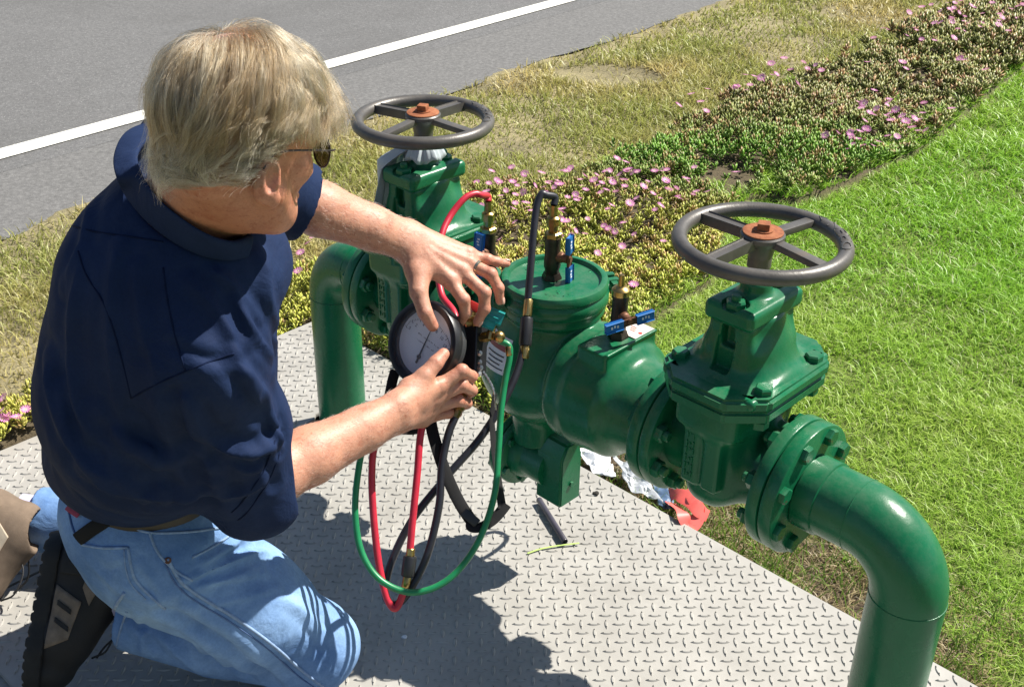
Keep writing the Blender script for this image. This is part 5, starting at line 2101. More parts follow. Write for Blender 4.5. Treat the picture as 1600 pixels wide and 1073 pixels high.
# ears
for sg in (-1, 1):
    ea = norm(HF * 0.9 + HR * sg * 0.45)
    eu = norm(HU * 0.95 - HF * 0.28)
    en = norm(np.cross(ea, eu))
    ec = hp(-0.026, sg * 0.0775, -0.060)
    F_.ell(ec, (0.0165, 0.0290, 0.0090), (ea, eu, en), k=0.003)
    F_.ell(ec + HR * sg * 0.0075 + eu * 0.003 + ea * 0.003, (0.0085, 0.0165, 0.0065), (ea, eu, en), k=0.003, op='sub')
    F_.ell(ec - eu * 0.024 + ea * 0.004, (0.009, 0.011, 0.006), (ea, eu, en), k=0.004)
    F_.ell(ec + ea * 0.012 - eu * 0.003, (0.004, 0.006, 0.005), (ea, eu, en), k=0.003)
head = F_.mesh_arrays()
head = (relax(head[0], head[1], 1, 0.35), head[1])


# skin tints (pigment: ruddy knuckles, ear, neck; pale palms side)
def tint_hand(V, fingers, thumb):
    C = np.tile(BASE, (len(V), 1))
    w = np.zeros(len(V))
    for ch, rad in fingers:
        for j in (0, 1, 2):
            dd = np.linalg.norm(V - ch[j], axis=1)
            w = np.maximum(w, np.exp(-(dd / 0.013) ** 2) * (0.7 if j == 0 else 0.9))
        dd = np.linalg.norm(V - ch[3], axis=1)
        w = np.maximum(w, 0.9 * np.exp(-(dd / 0.014) ** 2))
    for j in (2, 3):
        w = np.maximum(w, 0.8 * np.exp(-(np.linalg.norm(V - thumb[0][j], axis=1) / 0.014) ** 2))
    C = C * (1 - w[:, None] * 0.75) + RED * w[:, None] * 0.75
    p = np.clip(0.5 * fbm(V * 14, 3, 5), 0, 1)[:, None] * 0.5
    return C * (1 - p) + PALE * p


def head_local(V):
    d = V - HC
    return d @ HF, d @ HR, d @ HU


def hair_zone(V):
    """1 where hair grows"""
    f, r_, u = head_local(V)
    # hairline height by front-back position
    line = np.where(f > 0.03, 0.008 + (f - 0.03) * 0.85, np.where(f > 0.0, -0.024 + 0.032 * f / 0.03, np.where(f > -0.045, -0.030 + (f) * 1.0, -0.078 + (f + 0.045) * 0.5)))
    return (u > line) & (u > -0.10)


Ch = np.tile(np.array([0.50, 0.225, 0.145]), (len(head[0]), 1))
hz = hair_zone(head[0])
f, r_, u = head_local(head[0])
Ch[hz & (u > -0.07)] = np.array([0.22, 0.135, 0.08])
Ch[hz & (u > 0.078)] = np.array([0.42, 0.25, 0.19])
Ch[(~hz) & (u < -0.05) & (f < 0.02)] = np.array([0.45, 0.195, 0.115])
earw = np.exp(-((f + 0.026) / 0.02) ** 2 - ((np.abs(r_) - 0.08) / 0.012) ** 2 - ((u + 0.060) / 0.035) ** 2)[:, None]
Ch = Ch * (1 - earw * 0.6) + np.array([0.60, 0.27, 0.20]) * earw * 0.6
lipw = np.exp(-((f - 0.074) / 0.012) ** 2 - (r_ / 0.022) ** 2 - ((u + 0.099) / 0.008) ** 2)[:, None]
Ch = Ch * (1 - lipw) + np.array([0.45, 0.16, 0.13]) * lipw
V, Q = join_arrays([head, L_arm, R_arm, torso])
C = np.vstack([Ch, tint_hand(L_arm[0], L_f, L_t), tint_hand(R_arm[0], R_f, R_t), np.tile(BASE, (len(torso[0]), 1))])
me = np_mesh('person', V, Q.ravel(), 4)
set_col(me, np.clip(C, 0, 1))
man = obj('person', me, 'skin', angle=0)
tag(man, 'man in navy short sleeve shirt and blue jeans kneeling on the plate holding the gauge', 'person')
BV_head = BVHTree.FromPolygons([tuple(v) for v in head[0]], [tuple(q) for q in head[1]])


def child(name, me, mat, **kw):
    return obj(name, me, mat, man, **kw)


def bvh_of(V, Q):
    return BVHTree.FromPolygons([tuple(v) for v in V], [tuple(q) for q in Q])


def drape(L, bv, lift=0.001, n=8):
    """lay a line, given as image points, on a surface"""
    out = []
    S = spline(np.array([(a, b, 0.0) for a, b in L], float), n)
    for a, b, _ in S:
        v = ray(a, b)
        h = bv.ray_cast(Vector(CPOS), Vector(v).normalized())
        if h[0] is not None:
            out.append(np.array(h[0] + h[1] * lift))
    out = np.array(out)
    if len(out) > 4:
        for _ in range(2):
            out[1:-1] = 0.5 * out[1:-1] + 0.25 * (out[:-2] + out[2:])
    return out


def polydist(V, P):
    d2 = np.full(len(V), 1e9)
    for i in range(len(P) - 1):
        a, b = P[i], P[i + 1]
        ab = b - a
        t = np.clip(((V - a) @ ab) / (ab @ ab + 1e-12), 0, 1)
        d2 = np.minimum(d2, ((V - a - t[:, None] * ab) ** 2).sum(1))
    return np.sqrt(d2)


def fold(V, Q, bv, L, amp, wid, taper=True):
    P = drape(L, bv, 0.0, 4)
    if len(P) < 3:
        return V
    N = vnormals(V, Q)
    near = np.where(np.linalg.norm(V - P.mean(0), axis=1) < np.linalg.norm(P - P.mean(0), axis=1).max() + 4 * wid)[0]
    d = polydist(V[near], P)
    w = 0.55 * np.exp(-(d / wid) ** 2) + 0.6 * np.exp(-d / (0.55 * wid)) - 0.45 * np.exp(-((d - 1.9 * wid) / wid) ** 2)
    if taper:
        de = np.minimum(np.linalg.norm(V[near] - P[0], axis=1), np.linalg.norm(V[near] - P[-1], axis=1))
        w = w * np.clip(de / (3.0 * wid) + 0.25, 0, 1)
    V = V.copy()
    V[near] += N[near] * (amp * w)[:, None]
    return V


# ---- shirt
F_ = Field((-0.88, 1.10, 0.36), (-0.20, 1.92, 1.16), 0.0044)
sp_dir = norm(NB - WC)
mid = at(248, 610, 1.735)
chs = at(268, 470, 1.655)
F_.ell(np.array([-0.588, 1.565, 0.537]), (0.152, 0.180, 0.106), k=0.0)
F_.ell(mid, (0.172, 0.188, 0.185), k=0.06)
F_.ell(chs + [-0.010, 0.02, 0.0], (0.150, 0.185, 0.165), k=0.06)
F_.chain([LS + [0, 0, -0.005], NB + [-0.02, 0.01, -0.055], RS + [-0.01, 0, 0.0]], [0.070, 0.082, 0.082], k=0.05)
F_.ell(NB + [-0.065, 0.02, -0.085], (0.08, 0.12, 0.075), k=0.05)
F_.ell(NB + [0.035, 0.0, -0.095], (0.095, 0.13, 0.085), k=0.05)
# sleeves
ru = norm(RE_ - RS)
RSe = at(398, 764, 1.765)
F_.chain([RS, RS * 0.5 + RSe * 0.5, RSe], [0.082, 0.075, 0.076], k=0.035)
LSe = LE_ + norm(LW - LE_) * 0.035
F_.chain([LS, LS * 0.45 + LSe * 0.55, LSe], [0.072, 0.068, 0.064], k=0.035)
# openings
rdir = norm(at(455, 728, 1.80) - at(395, 700, 1.72))
cutn = norm(RW - RE_)
F_save = F_.F.copy()
# right sleeve: trim by a plane across the forearm, then hollow
S_, X, Y, Z = F_.sl(RE_ - 0.16, RE_ + 0.16)
pl0 = at(408, 755, 1.77) + cutn * 0.022
dpl = (X - pl0[0]) * cutn[0] + (Y - pl0[1]) * cutn[1] + (Z - pl0[2]) * cutn[2]
rad_gate = np.sqrt((X - pl0[0]) ** 2 + (Y - pl0[1]) ** 2 + (Z - pl0[2]) ** 2)
F_.F[S_] = np.where(rad_gate < 0.125, np.maximum(F_.F[S_], dpl), F_.F[S_])
F_.cone(pl0 - cutn * 0.05, pl0 + cutn * 0.05, 0.058, 0.070, k=0.004, op='sub')
# left sleeve opening
lcut = norm(LW - LE_)
pl1 = LE_ + lcut * 0.052
S_, X, Y, Z = F_.sl(LE_ - 0.17, LE_ + 0.17)
dpl = (X - pl1[0]) * lcut[0] + (Y - pl1[1]) * lcut[1] + (Z - pl1[2]) * lcut[2]
rad_gate = np.sqrt((X - pl1[0]) ** 2 + (Y - pl1[1]) ** 2 + (Z - pl1[2]) ** 2)
F_.F[S_] = np.where(rad_gate < 0.105, np.maximum(F_.F[S_], dpl), F_.F[S_])
F_.cone(pl1 - lcut * 0.04, pl1 + lcut * 0.05, 0.054, 0.062, k=0.004, op='sub')
# neck hole
nax = norm(hp(-0.02, 0, -0.06) - NB)
F_.cone(NB - nax * 0.004, NB + nax * 0.12, 0.062, 0.088, k=0.010, op='sub')
V, Q = F_.mesh_arrays()
V = relax(V, Q, 2, 0.5)
bv = bvh_of(V, Q)
for (L, a, w) in (([(300, 628), (318, 675), (352, 702), (400, 706), (436, 690)], 0.010, 0.011), ([(366, 560), (392, 592), (418, 618), (432, 650)], 0.008, 0.010), ([(385, 585), (410, 640), (440, 672)], 0.007, 0.009),
                  ([(330, 770), (372, 775), (420, 748)], 0.006, 0.010), ([(240, 590), (262, 680), (300, 770)], 0.007, 0.014), ([(290, 640), (330, 740), (352, 800)], 0.006, 0.012),
                  ([(128, 400), (110, 500), (112, 600), (140, 680)], 0.006, 0.012), ([(185, 380), (172, 480), (178, 590), (200, 690)], 0.005, 0.010), ([(215, 420), (225, 520), (250, 600)], 0.004, 0.009),
                  ([(75, 560), (90, 650), (130, 720), (200, 755)], 0.008, 0.013), ([(130, 735), (200, 770), (290, 775), (330, 760)], 0.010, 0.014), ([(180, 690), (250, 720), (300, 705)], 0.007, 0.012),
                  ([(150, 640), (200, 690), (270, 735)], 0.005, 0.010), ([(350, 430), (385, 480), (395, 530)], 0.006, 0.009), ([(300, 440), (350, 500), (372, 545)], 0.005, 0.009), ([(410, 400), (420, 470), (432, 540)], 0.006, 0.010),
                  ([(150, 300), (130, 370), (100, 450)], 0.005, 0.010), ([(270, 540), (320, 560), (360, 560)], -0.004, 0.008), ([(395, 690), (418, 720), (430, 760)], -0.004, 0.008), ([(250, 560), (285, 610), (310, 700)], 0.004, 0.010), ([(372, 470), (398, 520), (425, 560)], 0.006, 0.007), ([(330, 420), (375, 450), (410, 500)], 0.004, 0.006), ([(410, 610), (425, 650), (445, 700)], 0.005, 0.006),
                  ([(300, 600), (330, 630), (345, 660)], 0.004, 0.006), ([(350, 720), (385, 738), (410, 730)], 0.004, 0.006), ([(95, 600), (105, 680), (140, 735)], 0.004, 0.007), ([(210, 650), (240, 720), (260, 790)], 0.004, 0.007), ([(160, 700), (190, 750), (240, 800)], 0.004, 0.007)):
    V = fold(V, Q, bv, L, a, w)
N = vnormals(V, Q)
wr = 1 - np.abs(fbm(V * np.array([9, 9, 6]) + 3, 2, 77))
wr2 = 1 - np.abs(fbm(V * np.array([20, 20, 13]) + 3, 2, 78))
V = V + N * (0.0018 * (wr2 - 0.5))[:, None]
V = V + N * (0.0055 * (wr - 0.55) * np.clip(1.2 - np.linalg.norm(V - NB, axis=1) * 0.6, 0.4, 1))[:, None]
V = relax(V, Q, 1, 0.3)
me = np_mesh('shirt', V, Q.ravel(), 4)
shirt = child('shirt', me, 'navy_twill', angle=0)
bvs = bvh_of(V, Q)


def seam_tube(name, L, bv, r, mat, parent, lift=0.0006, flat=(1.6, 0.6), n=8):
    P = drape(L, bv, lift, n)
    if len(P) < 4:
        return None
    return obj(name, tube_mesh(name, P, r, 6), mat, parent, angle=0)


for L in ([(205, 622), (245, 600), (290, 580), (330, 564), (366, 552)], [(255, 418), (262, 470), (275, 530), (290, 580)], [(122, 392), (135, 430), (165, 480), (190, 560), (205, 622)], [(438, 706), (420, 750), (388, 798), (372, 812)],
          [(430, 688), (412, 735), (380, 782), (362, 800)], [(110, 352), (150, 362), (205, 370), (255, 378)]):
    seam_tube('seam', L, bvs, 0.0013, 'navy_seam', shirt, lift=0.0)

# collar: stand and fall, three rings lofted round the neck
inn = [(392, 366, 1.515), (366, 376, 1.480), (330, 368, 1.452), (290, 345, 1.440), (250, 312, 1.447), (222, 272, 1.485), (216, 240, 1.535), (240, 215, 1.59), (300, 215, 1.63), (360, 255, 1.63), (402, 310, 1.60)]
out = [(388, 402, 1.50), (352, 407, 1.47), (305, 396, 1.44), (255, 368, 1.43), (212, 328, 1.45), (183, 282, 1.49), (178, 240, 1.55), (205, 200, 1.62), (280, 190, 1.68), (370, 235, 1.68), (425, 305, 1.63)]
In = spline(np.array([at(*p) for p in inn]), 8)
Ou = []
for p in spline(np.array([at(*p) for p in out]), 8):
    h_ = bvs.ray_cast(Vector(CPOS), Vector(p - CPOS).normalized())
    if h_[0] is not None and np.linalg.norm(np.array(h_[0]) - p) < 0.07:
        p = np.array(h_[0]) - norm(p - CPOS) * 0.006
    Ou.append(p)
Ou = np.array(Ou)
for _ in range(3):
    Ou[1:-1] = 0.5 * Ou[1:-1] + 0.25 * (Ou[:-2] + Ou[2:])
Cn = In.mean(0)
St = In + (Cn - In) * 0.06 - nax * 0.034
Md = (In * 0.55 + Ou * 0.45) + nax * 0.003 + (In - Cn) * 0.03
rings = [St, St * 0.4 + In * 0.6, In, In + (In - Cn) * 0.04 + nax * 0.0015, Md, Ou * 0.8 + Md * 0.2, Ou]
V = np.stack(rings, 1).reshape(-1, 3)
nr = len(rings)
F = [(i * nr + j, (i + 1) * nr + j, (i + 1) * nr + j + 1, i * nr + j + 1) for i in range(len(In) - 1) for j in range(nr - 1)]
me = bpy.data.meshes.new('collar')
me.from_pydata([tuple(v) for v in V], [], F)
co = obj('collar', me, 'navy_twill', shirt, angle=0)
md = co.modifiers.new('t', 'SOLIDIFY')
md.thickness = 0.0025
md.offset = 0
co.modifiers.new('s', 'SUBSURF').render_levels = 1

# ---- jeans
F_ = Field((-1.06, 1.20, -0.004), (-0.20, 2.06, 0.56), 0.0046)
F_.ell(WC + [0.0, -0.02, 0.055], (0.138, 0.175, 0.115), k=0.0)
F_.ell(RH + [-0.030, 0.035, -0.012], (0.100, 0.095, 0.105), k=0.05)
F_.ell(LH + [-0.03, -0.02, -0.01], (0.10, 0.095, 0.105), k=0.05)
F_.chain([RH + [0.0, 0.01, 0.0], RH * 0.45 + RK * 0.55 + [0, 0, 0.008], RK + [-0.012, 0, 0.002]], [0.108, 0.094, 0.078], k=0.04)
F_.ell(RK + [0.008, 0, -0.006], (0.072, 0.075, 0.076), k=0.03)
F_.chain([RK + [-0.02, 0.0, -0.012], RK * 0.5 + RA * 0.5 + [0, -0.015, -0.01], RA + [-0.01, -0.008, -0.012]], [0.072, 0.078, 0.070], k=0.018)
F_.chain([LH, LK], [0.104, 0.080], k=0.04).chain([LK, LA + [-0.03, 0, 0]], [0.074, 0.064], k=0.03)
for (A_, B_, r1, r2) in ((RA + [0.002, -0.010, -0.012], RA + [-0.09, 0.0, 0.0], 0.066, 0.066), (LA + [-0.015, 0, 0], LA + [-0.10, 0, 0], 0.058, 0.062)):
    nd = norm(B_ - A_)
    S_, X, Y, Z = F_.sl(A_ - 0.10, A_ + 0.10)
    p0 = A_ + nd * 0.0
    dpl = (X - p0[0]) * nd[0] + (Y - p0[1]) * nd[1] + (Z - p0[2]) * nd[2]
    rg = np.sqrt((X - A_[0]) ** 2 + (Y - A_[1]) ** 2 + (Z - A_[2]) ** 2)
    F_.F[S_] = np.where((rg < 0.115) & (Z < A_[2] + 0.078), np.maximum(F_.F[S_], dpl), F_.F[S_])
    F_.cone(A_ - nd * 0.045, A_ + nd * 0.05, 0.052, 0.060, k=0.003, op='sub')
# flat on the plate
S_, X, Y, Z = F_.sl((-2, 0, -0.1), (2, 4, 0.06))
F_.F[S_] = np.maximum(F_.F[S_], 0.0025 - Z)
V, Q = F_.mesh_arrays()
V = relax(V, Q, 2, 0.5)
bv = bvh_of(V, Q)
for (L, a, w) in (([(290, 905), (330, 890), (380, 870), (420, 860)], 0.006, 0.008), ([(300, 925), (350, 905), (410, 885)], 0.005, 0.008), ([(320, 880), (355, 855), (385, 835)], 0.005, 0.008), ([(262, 950), (300, 975), (360, 1010), (430, 1065)], -0.012, 0.012),
                  ([(180, 905), (240, 940), (300, 950)], 0.004, 0.009), ([(240, 985), (280, 1020), (320, 1060)], 0.007, 0.012), ([(200, 970), (230, 1010), (235, 1060)], 0.006, 0.010), ([(300, 990), (350, 1030), (390, 1068)], 0.005, 0.010),
                  ([(440, 930), (480, 960), (510, 1000)], 0.004, 0.010), ([(140, 880), (180, 920), (230, 945)], 0.004, 0.009), ([(310, 915), (360, 905), (420, 895)], 0.004, 0.005), ([(290, 890), (330, 872), (372, 850)], 0.004, 0.005), ([(330, 945), (390, 930), (440, 915)], 0.003, 0.006),
                  ([(220, 880), (245, 915), (262, 945)], 0.003, 0.006), ([(265, 985), (300, 1000), (330, 1030)], 0.004, 0.006), ([(215, 960), (225, 990), (222, 1030)], 0.005, 0.006), ([(480, 975), (505, 1010), (515, 1050)], 0.003, 0.006)):
    V = fold(V, Q, bv, L, a, w)
N = vnormals(V, Q)
V = V + N * (0.004 * (0.45 - np.abs(fbm(V * 11, 3, 99))))[:, None]
V[:, 2] = np.maximum(V[:, 2], 0.0022)
me = np_mesh('jeans', V, Q.ravel(), 4)
jeans = child('jeans', me, 'denim', angle=0)
bvj = bvh_of(V, Q)
for L, r_, mt in (([(262, 872), (280, 905), (310, 930), (360, 960), (420, 1002), (470, 1045), (505, 1072)], 0.0028, 'denim_stitch'), ([(258, 880), (275, 912), (305, 938), (355, 968), (415, 1010), (462, 1052), (490, 1072)], 0.0014, 'denim_dark'),
                  ([(234, 832), (240, 850), (252, 870), (275, 892), (300, 906)], 0.0022, 'denim_stitch'), ([(300, 870), (335, 852), (365, 832)], 0.0022, 'denim_stitch'), ([(128, 850), (160, 855), (200, 855)], 0.0024, 'denim_stitch'),
                  ([(200, 855), (204, 880), (212, 905), (235, 930), (258, 950)], 0.0024, 'denim_stitch'), ([(108, 800), (116, 830), (128, 850)], 0.002, 'denim_dark'), ([(194, 858), (196, 884), (205, 912), (228, 936)], 0.0012, 'denim_stitch'),
                  ([(208, 825), (240, 832), (300, 830), (345, 824)], 0.0022, 'denim_stitch'), ([(165, 1000), (172, 970), (182, 945), (195, 925)], 0.0028, 'denim_stitch'), ([(178, 1028), (186, 990), (198, 955)], 0.0020, 'denim_stitch')):
    seam_tube('seam', L, bvj, r_, mt, jeans)
# rivet, belt, belt loop, red patch, strap end
P = drape([(262, 875), (263, 876), (264, 877)], bvj, 0.001, 2)
if len(P):
    bm = bmesh.new()
    nn = norm(CPOS - P[0])
    lathe_bm(bm, [(0.0055, 0), (0.005, 0.0015), (0.0025, 0.002), (0, 0.0012)], P[0], nn, n=14, caps=False)
    obj('rivet', bm, 'bronze_red', jeans)


def ribbon_on(name, L, bv, width, mat, parent, lift=0.003, thick=0.12, n=8):
    P = drape(L, bv, lift, n)
    if len(P) < 3:
        return None
    return obj(name, tube_mesh(name, P, width / 2, 10, flat=(1, thick), hint=tuple(np.cross(norm(P[-1] - P[0]), -norm(CPOS - P.mean(0))))), mat, parent, angle=0)


bpts = []
for k in range(72):
    a = 2 * PI * k / 72
    d = np.array([math.cos(a), math.sin(a), 0])
    c = WC + np.array([-0.01, -0.02, 0.0])
    h_ = bvj.ray_cast(Vector(c + d * 0.5 + [0, 0, 0.115 - 0.02 * math.cos(a)]), Vector(-d))
    p = np.array(h_[0]) if h_[0] is not None else c + d * 0.16
    bpts.append(p + d * 0.002)
bpts = np.array(bpts)
for _ in range(3):
    bpts = (bpts + np.roll(bpts, 1, 0) + np.roll(bpts, -1, 0)) / 3
child('belt', tube_mesh('belt', bpts, 0.017, 10, flat=(0.16, 1), closed=True, hint=(0, 0, 1)), 'belt_leather', angle=0)
P = drape([(109, 790), (118, 797), (127, 803)], bvj, 0.003, 4)
if len(P) > 2:
    o = obj('waist_patch', tube_mesh('waist_patch', P, 0.0075, 8, flat=(1, 0.12), hint=tuple(norm(CPOS - P.mean(0)))), 'patch_red', jeans)
    bm = bmesh.new()
    for k in range(5):
        q = P[0] + (P[-1] - P[0]) * (0.2 + 0.15 * k) + norm(CPOS - P[0]) * 0.0016
        box_bm(bm, q, (0.0011, 0.0004, 0.0022), (norm(P[-1] - P[0]), norm(CPOS - P[0]), np.cross(norm(P[-1] - P[0]), norm(CPOS - P[0]))), bev=0)
    obj('patch_print', bm, 'white_print', jeans)
for L, w, nm in (([(186, 800), (165, 815), (145, 828), (126, 842)], 0.022, 'strap_end'),):
    P = drape(L, bvj, 0.006, 6)
    if len(P) < 4:
        P = np.array([at(a, b, 1.83) for a, b in L])
    obj(nm, tube_mesh(nm, P, w / 2, 10, flat=(1, 0.22), hint=tuple(norm(CPOS - P.mean(0)))), 'webbing', jeans)


# ---- shoes
def shoe(heel, toe, sole_n, ankle, up_mat, over_mat, label, stripe):
    a = norm(toe - heel)
    sn = norm(sole_n - a * (sole_n @ a))           # outward normal of the sole
    w = np.cross(a, sn)
    u = -sn                                        # from the sole up into the shoe
    L = np.linalg.norm(toe - heel)
    P_ = lambda x, y, z: heel + a * x + w * y + u * z
    c = P_(L / 2, 0, 0.05)
    root_mesh = Field(c - 0.21, c + 0.21, 0.0036)
    # upper
    root_mesh.chain([P_(0.035, 0, 0.045), P_(0.10, 0, 0.045), P_(0.17, 0, 0.038), P_(L - 0.045, 0, 0.032)], [0.046, 0.045, 0.049, 0.042], k=0.02)
    root_mesh.chain([P_(0.042, 0, 0.05), P_(0.050, 0, 0.105)], [0.044, 0.046], k=0.02)
    root_mesh.chain([P_(0.17, 0, 0.050), P_(0.085, 0, 0.100)], [0.043, 0.045], k=0.03)
    root_mesh.cone(P_(0.055, 0, 0.075), P_(0.058, 0, 0.18), 0.034, 0.042, k=0.006, op='sub')
    V, Q = root_mesh.mesh_arrays()
    d = V - heel
    V = V[:]
    me = np_mesh('shoe', V, Q.ravel(), 4)
    sh = child('shoe', me, up_mat, angle=0)
    sh['label'] = label
    bvq = bvh_of(V, Q)
    # sole with lugs
    Fs = Field(c - 0.21, c + 0.21, 0.0036)
    Fs.chain([P_(0.035, 0, 0.012), P_(0.12, 0, 0.010), P_(0.19, 0, 0.010), P_(L - 0.045, 0, 0.014)], [0.048, 0.044, 0.053, 0.046], k=0.02)
    S_, X, Y, Z = Fs.sl(c - 1, c + 1)
    z = (X - heel[0]) * u[0] + (Y - heel[1]) * u[1] + (Z - heel[2]) * u[2]
    x = (X - heel[0]) * a[0] + (Y - heel[1]) * a[1] + (Z - heel[2]) * a[2]
    Fs.F[S_] = np.maximum(Fs.F[S_], np.maximum(z - 0.022, -z - 0.010 + 0.005 * (np.abs(np.sin(x * 150)) < 0.4)))
    o = obj('sole', Fs.mesh('sole'), 'shoe_sole', sh, angle=40)
    # overlay panels on the flank facing the camera
    sidew = w if w @ (CPOS - c) > 0 else -w

    def side_patch(name, poly, lift, mat):
        # poly in (x, z) shoe coordinates, projected onto the flank
        n = 12
        Vp, Fp = [], []
        A_, B_, C_, D_ = [np.array(p) for p in poly]
        for i in range(n + 1):
            for j in range(n + 1):
                s, t = i / n, j / n
                q = (1 - s) * (1 - t) * A_ + s * (1 - t) * B_ + s * t * C_ + (1 - s) * t * D_
                o3 = P_(q[0], 0, q[1]) + sidew * 0.12
                h_ = bvq.ray_cast(Vector(o3), Vector(-sidew))
                if h_[0] is None:
                    return
                Vp.append(tuple(h_[0] + h_[1] * lift))
        for i in range(n):
            for j in range(n):
                k = i * (n + 1) + j
                Fp.append((k, k + n + 1, k + n + 2, k + 1))
        mm = bpy.data.meshes.new(name)
        mm.from_pydata(Vp, [], Fp)
        oo = obj(name, mm, mat, sh, angle=0)
        oo.modifiers.new('t', 'SOLIDIFY').thickness = 0.0025
    side_patch('side_panel', [(0.075, 0.026), (0.185, 0.024), (0.165, 0.060), (0.100, 0.072)], 0.0025, over_mat)
    side_patch('side_panel', [(0.045, 0.075), (0.075, 0.070), (0.105, 0.085), (0.070, 0.098)], 0.0025, over_mat)
    side_patch('heel_panel', [(0.010, 0.028), (0.055, 0.028), (0.055, 0.062), (0.014, 0.070)], 0.0030, up_mat)
    for k in range(2):
        side_patch('side_slot', [(0.100 + 0.03 * k, 0.034), (0.108 + 0.03 * k, 0.034), (0.122 + 0.03 * k, 0.058), (0.114 + 0.03 * k, 0.058)], 0.0055, stripe)
    # laces
    for k in range(4):
        x = 0.105 + 0.018 * k
        S = spline([P_(x, -0.022, 0.088 - 0.010 * k), P_(x + 0.006, 0, 0.098 - 0.0115 * k), P_(x, 0.022, 0.088 - 0.010 * k)], 6)
        obj('lace', tube_mesh('lace', S, 0.0022, 6), 'shoe_black', sh)
    S = spline([P_(0.10, 0, 0.10), P_(0.12, 0.02, 0.125), P_(0.16, 0.03, 0.13), P_(0.19, 0.035, 0.11), P_(0.21, 0.03, 0.10)], 8)
    obj('lace', tube_mesh('lace', S, 0.002, 6), 'shoe_black', sh)
    S = spline([P_(0.10, 0, 0.10), P_(0.135, -0.02, 0.13), P_(0.18, -0.03, 0.125), P_(0.20, -0.02, 0.10)], 8)
    obj('lace', tube_mesh('lace', S, 0.002, 6), 'shoe_black', sh)
    return sh, P_


shoe(np.array([-0.812, 1.650, 0.262]), np.array([-0.845, 1.498, 0.040]), np.array([-1.0, -0.12, 0.1]), RA, 'shoe_black', 'shoe_suede', 'black and brown trail shoe standing on its toe at lower left', 'shoe_sole')
shoe(np.array([-1.062, 1.865, 0.200]), np.array([-1.092, 1.765, 0.045]), np.array([-1.0, -0.10, 0.1]), LA, 'shoe_tan', 'shoe_cream', 'sunlit tan shoe of the far foot at the left edge', 'shoe_black')
for (A_, B_) in ((RA + [0.05, -0.01, -0.01], np.array([-0.755, 1.612, 0.195])), (LA + [0.02, 0, 0], np.array([-1.00, 1.905, 0.115]))):
    child('sock', tube_mesh('sock', np.linspace(A_, B_, 8), 0.040, 20), 'sock')

# ---- nails
def nail(tip, prev, nrm_, w=0.0055, L=0.0075):
    a = norm(tip - prev)
    n_ = norm(nrm_ - a * (nrm_ @ a))
    F_ = Field(tip - 0.02, tip + 0.02, 0.0009)
    F_.ell(tip - a * 0.001 + n_ * 0.0066, (L, w, 0.0022), (a, np.cross(n_, a), n_), k=0)
    child('nail', F_.mesh('nail'), 'nail', angle=0)


simple('nail', (0.60, 0.36, 0.28), 0.3, var=0.05)
nail(R_t[0][3], R_t[0][2], norm(-cF + cR * 0.45 + cU * 0.2), 0.0065, 0.0085)
nail(L_t[0][3], L_t[0][2], norm(cR * 0.9 - cF * 0.5), 0.0065, 0.0085)
for k in (1, 2):
    nail(L_f[k][0][3], L_f[k][0][2], norm(cR * 0.8 + cU * 0.1 - cF * 0.35))
nail(L_f[3][0][3], L_f[3][0][2], norm(cU * 1.0 - cF * 0.4), 0.0045, 0.0065)

# ---- ring, glasses, eyes
rp = L_f[2][0][0] * 0.62 + L_f[2][0][1] * 0.38
ra = norm(L_f[2][0][1] - L_f[2][0][0])
bm = bmesh.new()
lathe_bm(bm, [(0.0122, -0.003), (0.0130, -0.0026), (0.0130, 0.0026), (0.0122, 0.003)], rp, ra, n=28, caps=False)
child('ring', bm, 'gold_ring')
gl = child('sunglasses', bmesh.new(), 'frame_metal')
bm = bmesh.new()
lens_c = {}
for sg in (-1, 1):
    c = hp(0.094, sg * 0.035, -0.034)
    out = norm(HF * 0.94 + HR * sg * 0.34)
    sd = norm(np.cross(HU, out))
    ring = [c + sd * 0.028 * math.cos(t) + HU * 0.021 * math.sin(t) - out * 0.10 * (0.028 * math.cos(t)) ** 2 * 30 * 0.3 for t in np.linspace(0, 2 * PI, 36, endpoint=False)]
    lens_c[sg] = (c, out, sd, ring)
    bm_add_mesh(bm, tube_mesh('x', ring, 0.0013, 6, closed=True))
    hinge = c + norm(HR * sg) * 0.028 + HU * 0.006
    S = spline([hinge - HF * 0.004, hp(0.07, sg * 0.078, -0.026), hp(0.03, sg * 0.082, -0.024), hp(-0.018, sg * 0.083, -0.026), hp(-0.036, sg * 0.082, -0.045)], 6)
    bm_add_mesh(bm, tube_mesh('x', S, 0.0014, 6))
bm_add_mesh(bm, tube_mesh('x', spline([hp(0.098, 0.012, -0.030), hp(0.104, 0, -0.026), hp(0.098, -0.012, -0.030)], 6), 0.0013, 6))
bm.to_mesh(gl.data)
bm.free()
gl.data.materials.append(MATS['frame_metal'])
for sg in (-1, 1):
    c, out, sd, ring = lens_c[sg]
    V = [tuple(c + out * 0.003)] + [tuple(p) for p in ring]
    F = [(0, 1 + k, 1 + (k + 1) % 36) for k in range(36)]
    me = bpy.data.meshes.new('lens')
    me.from_pydata(V, [], F)
    o = obj('lens', me, 'lens_dark', gl, angle=0)
    o.modifiers.new('t', 'SOLIDIFY').thickness = 0.001
    bm = bmesh.new()
    bmesh.ops.create_uvsphere(bm, u_segments=16, v_segments=10, radius=0.0125, matrix=Matrix.Translation(hp(0.0605, sg * 0.032, -0.034)))
    child('eye', bm, 'label_white')

